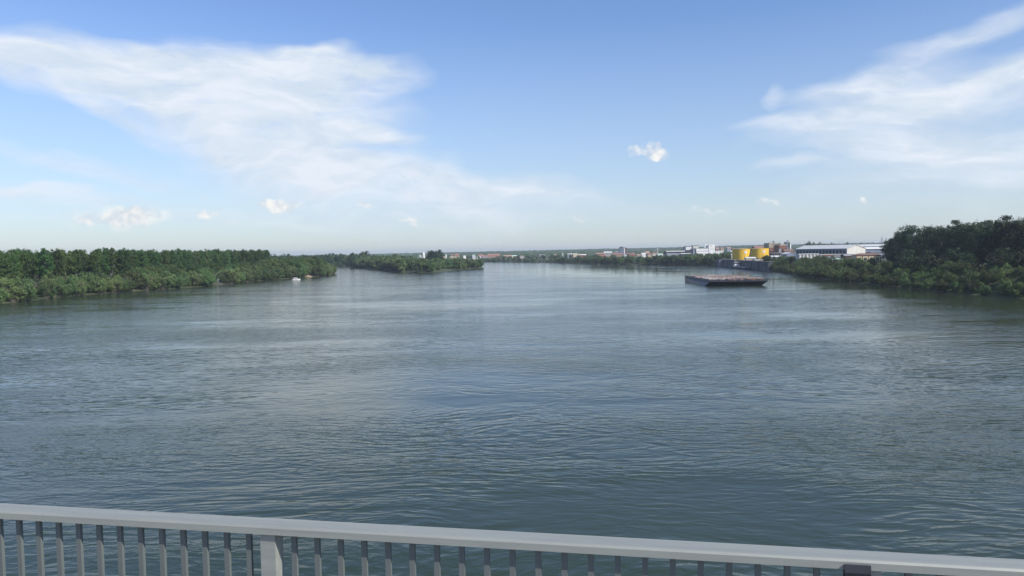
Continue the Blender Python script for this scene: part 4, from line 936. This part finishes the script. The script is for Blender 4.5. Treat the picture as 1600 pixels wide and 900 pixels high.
# baluster spacing from the photo's stripes (43 px at the centre)
q0 = along(600, zr-0.1); q1 = along(642, zr-0.1); pitch = q1-q0
print('pitch', pitch)
bm = BM(); box(bm, -0.015, 0.015, -0.010, 0.010, 0.15, 1.1-th); b0 = obj('baluster', bm, 'baluster', t)
bm = BM(); box(bm, -0.045, 0.045, -0.045, 0.045, 0.0, 1.1-th); box(bm, -0.09, 0.09, -0.09, 0.09, 0.0, 0.015); p0_ = obj('post', bm, 'rail', t)
s0 = along(375, zr-0.1); s1 = along(1345, zr-0.1); sp = s1-s0; print('post spacing', sp)
posts = [s0+sp*k for k in range(-8, 9) if abs(s0+sp*k) < LL]
for i, s_ in enumerate(posts):
    o = p0_ if i == 0 else p0_.copy()
    if i: link(o); o.parent = t
    o.location = (s_, 0, 0)
    
nb = 0; k = -47
while k <= 47:
    s_ = s0+pitch*k; k += 1
    if abs(s_) > LL or min(abs(s_-q) for q in posts) < 0.09: continue
    o = b0 if nb == 0 else b0.copy()
    if nb: link(o); o.parent = t
    o.location = (s_, 0, 0); nb += 1
# made-up dark clamp at the right-hand post, standing in for a window reflection
bm = BM(); box(bm, s1-0.13, s1-0.012, -w_-0.012, -w_-0.003, 1.1-th-0.05, 1.1-th*0.45); box(bm, s1-0.13, s1-0.012, -w_-0.012, -0.05, 1.1-th-0.05, 1.1-th-0.012); obj('clamp', bm, 'darksteel', t)
# walkway slab under the railing
t2 = obj('pavement', BM(), 'concrete'); bpy.data.objects.remove(t2)
bm = BM(); box(bm, -150, 150, -13.0, 0.22, -0.35, 0.0); box(bm, -150, 150, 0.05, 0.28, -0.9, -0.351)
for gy in (-11.5, -6.5, -1.2): box(bm, -150, 150, gy-0.25, gy+0.25, -2.6, -0.352)
o = obj('pavement', bm, 'concrete'); o.location = (c0.x, c0.y, zr-1.1); o.rotation_euler = (0,0,yawr); o['kind'] = 'structure'

# ------------------------------------------------------------------ sun, sky, clouds, air
SUN_AZ = R(125); SUN_EL = R(40)
sd_ = Vector((math.sin(SUN_AZ)*math.cos(SUN_EL), math.cos(SUN_AZ)*math.cos(SUN_EL), math.sin(SUN_EL)))
sl = bpy.data.lights.new('sun', 'SUN'); sl.energy = 3.8; sl.angle = R(0.5); sl.color = (1.0, 0.95, 0.87)
so = bpy.data.objects.new('sun', sl); link(so); so.rotation_euler = sd_.to_track_quat('Z', 'Y').to_euler(); so.location = (200, 0, 200)
wd_ = bpy.data.worlds.new('World'); S.world = wd_; wd_.use_nodes = True; t = NT(wd_.node_tree)
for n in list(t.n): t.n.remove(n)
out = t.new('ShaderNodeOutputWorld'); bg = t.new('ShaderNodeBackground'); bg.inputs[1].default_value = 0.1
sky = t.new('ShaderNodeTexSky', sky_type='NISHITA'); sky.sun_disc = False; sky.sun_elevation = SUN_EL; sky.sun_rotation = SUN_AZ
sky.air_density = 1.0; sky.dust_density = SKY_DUST; sky.ozone_density = 2.0
dirv = t.new('ShaderNodeTexCoord').outputs['Generated']
sx = t.new('ShaderNodeSeparateXYZ'); t.put(sx.inputs[0], dirv)
az = t.math('ARCTAN2', sx.outputs[0], sx.outputs[1]); el = t.math('ARCSINE', sx.outputs[2])
cx = t.new('ShaderNodeCombineXYZ'); t.put(cx.inputs[0], az); t.put(cx.inputs[1], el); uv = cx.outputs[0]
def ae(px, py):
    v = ray(px, py).normalized(); return math.atan2(v.x, v.y), math.asin(v.z)
w1 = t.noise(t.map(uv, sc=(1, 2.2, 1)), 3.5, 4, 0.55, out=1)
sc1 = t.new('ShaderNodeVectorMath', operation='SCALE'); t.put(sc1.inputs[0], t.vmath('SUBTRACT', w1, (0.5,0.5,0.5))); sc1.inputs['Scale'].default_value = 0.11
wuv = t.vmath('ADD', uv, sc1.outputs[0])
def blobs(src, lst, up=None):
    acc = None
    for (px, py, rx, ry, ang_, amp) in lst:
        a, e = ae(px, py)
        mp = t.map(src, (a, e, 0), (0, 0, R(-ang_)), (rx/F, ry/F, 1), 'TEXTURE')
        ln = t.vmath('LENGTH', mp)
        f = t.range(ln, 1.5, 0.1, 0, amp)
        acc = f if acc is None else t.math('MAXIMUM', acc, f) if False else t.math('SUBTRACT', t.math('ADD', acc, f), t.math('MULTIPLY', acc, f))
    return acc
CIR = [(20,95,110,26,0,.75),(110,120,170,32,8,.8),(250,105,150,30,8,.8),(300,165,190,50,14,.85),(430,100,150,36,4,.85),(480,82,70,14,2,.6),(430,165,190,60,6,.9),(420,225,140,55,12,.8),
       (570,112,90,20,-2,.75),(600,140,60,14,-10,.55),(585,212,70,20,16,.75),(500,255,190,28,6,.7),(700,285,230,22,4,.75),(560,300,220,20,6,.6),(820,296,90,10,4,.5),(700,310,300,30,2,.3),(170,183,60,10,28,.5),(150,262,150,14,10,.5),(60,303,110,14,0,.6),(640,340,260,30,2,.35),
       (1290,150,90,20,-8,.5),(1410,108,90,26,-8,.55),(1190,160,14,20,0,.4),(1205,206,75,14,6,.65),(1340,183,150,26,-12,.62),(1500,150,200,40,-8,.68),(1420,228,140,24,4,.58),(1540,232,190,42,0,.68),(1500,270,200,30,0,.5),
       (1570,22,120,22,-14,.32),(1480,44,100,16,-8,.32),(1240,262,50,9,4,.5),(1600,110,110,14,-6,.6),(1000,330,500,26,0,.12),(1480,330,300,40,0,.18),(320,330,320,26,2,.25)]
base = blobs(wuv, CIR)
st = t.noise(t.map(wuv, rot=(0,0,R(-9)), sc=(1.0, 4.2, 1)), 6.0, 7, 0.62, 0.35)
st2 = t.noise(t.map(wuv, rot=(0,0,R(12)), sc=(1.0, 3.0, 1)), 16.0, 5, 0.6, 0.2)
tx = t.math('ADD', t.math('MULTIPLY', t.math('SUBTRACT', st, 0.5), 1.7), t.math('MULTIPLY', t.math('SUBTRACT', st2, 0.5), 0.9))
cir = t.math('MULTIPLY', base, t.math('ADD', tx, 1.0))
cir = t.range(cir, 0.08, 0.85, 0, 0.96, 'LINEAR')
CUM = [(200,333,34,13,0,1),(188,343,30,12,0,.8),(135,345,24,9,0,.7),(238,340,34,10,0,.55),(323,333,17,7,0,.75),(440,321,26,10,0,1),(420,316,16,8,0,.8),(366,346,16,9,0,.35),(567,317,13,6,0,.85),(645,345,13,5,0,.7),(620,347,14,4,0,.35),(909,341,13,6,0,.85),(1022,234,10,9,0,.8),(1030,241,14,6,0,.8),(1005,237,20,6,0,.7),(986,235,9,6,0,.45),
       (1197,321,18,6,0,.6),(1110,330,34,4,0,.35),(1080,326,12,4,0,.35),(1348,310,8,6,0,.65),(862,300,30,4,0,.3),(800,362,22,7,0,.25),(1220,318,10,5,0,.4)]
w2n = t.noise(uv, 42, 3, 0.55, out=1)
sc2 = t.new('ShaderNodeVectorMath', operation='SCALE'); t.put(sc2.inputs[0], t.vmath('SUBTRACT', w2n, (0.5,0.5,0.5))); sc2.inputs['Scale'].default_value = 0.030
uvc = t.vmath('ADD', uv, sc2.outputs[0])
cb = blobs(uvc, CUM); puff = t.noise(uv, 75, 3, 0.5)
cum = t.range(t.math('MULTIPLY', cb, t.math('ADD', t.math('MULTIPLY', puff, 1.8), 0.1)), 0.10, 1.0, 0, 0.95, 'LINEAR')
cs = t.mix(t.range(t.noise(t.map(wuv, rot=(0,0,R(-8)), sc=(1, 3.6, 1)), 9, 6, 0.62, 0.3), 0.36, 0.64), CIRRUS_A, CIRRUS_B)
gm = t.new('ShaderNodeGamma'); t.put(gm.inputs[0], t.mix(1.0, sky.outputs[0], (0.95, 1.0, 1.1, 1), 'MULTIPLY')); gm.inputs[1].default_value = 1.0
tint = t.mix(1.0, gm.outputs[0], SKY_TINT, 'MULTIPLY')
tint = t.mix(t.range(el, 0.29, 0.0, 0, 0.6, 'LINEAR'), tint, VEIL)
col = t.mix(cir, tint, cs)
shade = t.mix(t.range(puff, 0.35, 0.65), CUM_A, CUM_B)
col = t.mix(cum, col, shade)
t.put(bg.inputs[0], col); t.l.new(bg.outputs[0], out.inputs[0])

# haze: one closed box of air
if HAZE > 0:
    bm = BM(); box(bm, -9600, 9600, -9600, 9600, -6.0, 66.0)
    m = bpy.data.materials.new('haze_air'); m.use_nodes = True; nt = m.node_tree
    nt.nodes.remove(nt.nodes['Principled BSDF']); v = nt.nodes.new('ShaderNodeVolumePrincipled'); v.inputs['Color'].default_value = (0.80, 0.88, 1.0, 1); v.inputs['Density'].default_value = HAZE; v.inputs['Anisotropy'].default_value = 0.2
    nt.links.new(v.outputs[0], nt.nodes['Material Output'].inputs['Volume'])
    MAT['haze'] = m; o = obj('haze', bm, 'haze'); o['kind'] = 'stuff'; o['label'] = 'thin bluish summer haze over the river'; o['category'] = 'haze'
vs = S.view_settings; vs.view_transform = 'Standard'; vs.look = 'None'; vs.exposure = EXPO; vs.gamma = 1; vs.use_curve_mapping = False
S.cycles.max_bounces = 6; S.cycles.diffuse_bounces = 2; S.cycles.glossy_bounces = 2; S.cycles.transmission_bounces = 2; S.cycles.volume_bounces = 0; S.cycles.transparent_max_bounces = 4
S.cycles.use_adaptive_sampling = True; S.cycles.adaptive_threshold = 0.015
S.cycles.caustics_reflective = False; S.cycles.caustics_refractive = False
print('trees', NTREE, 'objects', len(S.objects))
for o in list(S.objects):
    for k_ in ('_L', '_H'):
        if k_ in o: del o[k_]
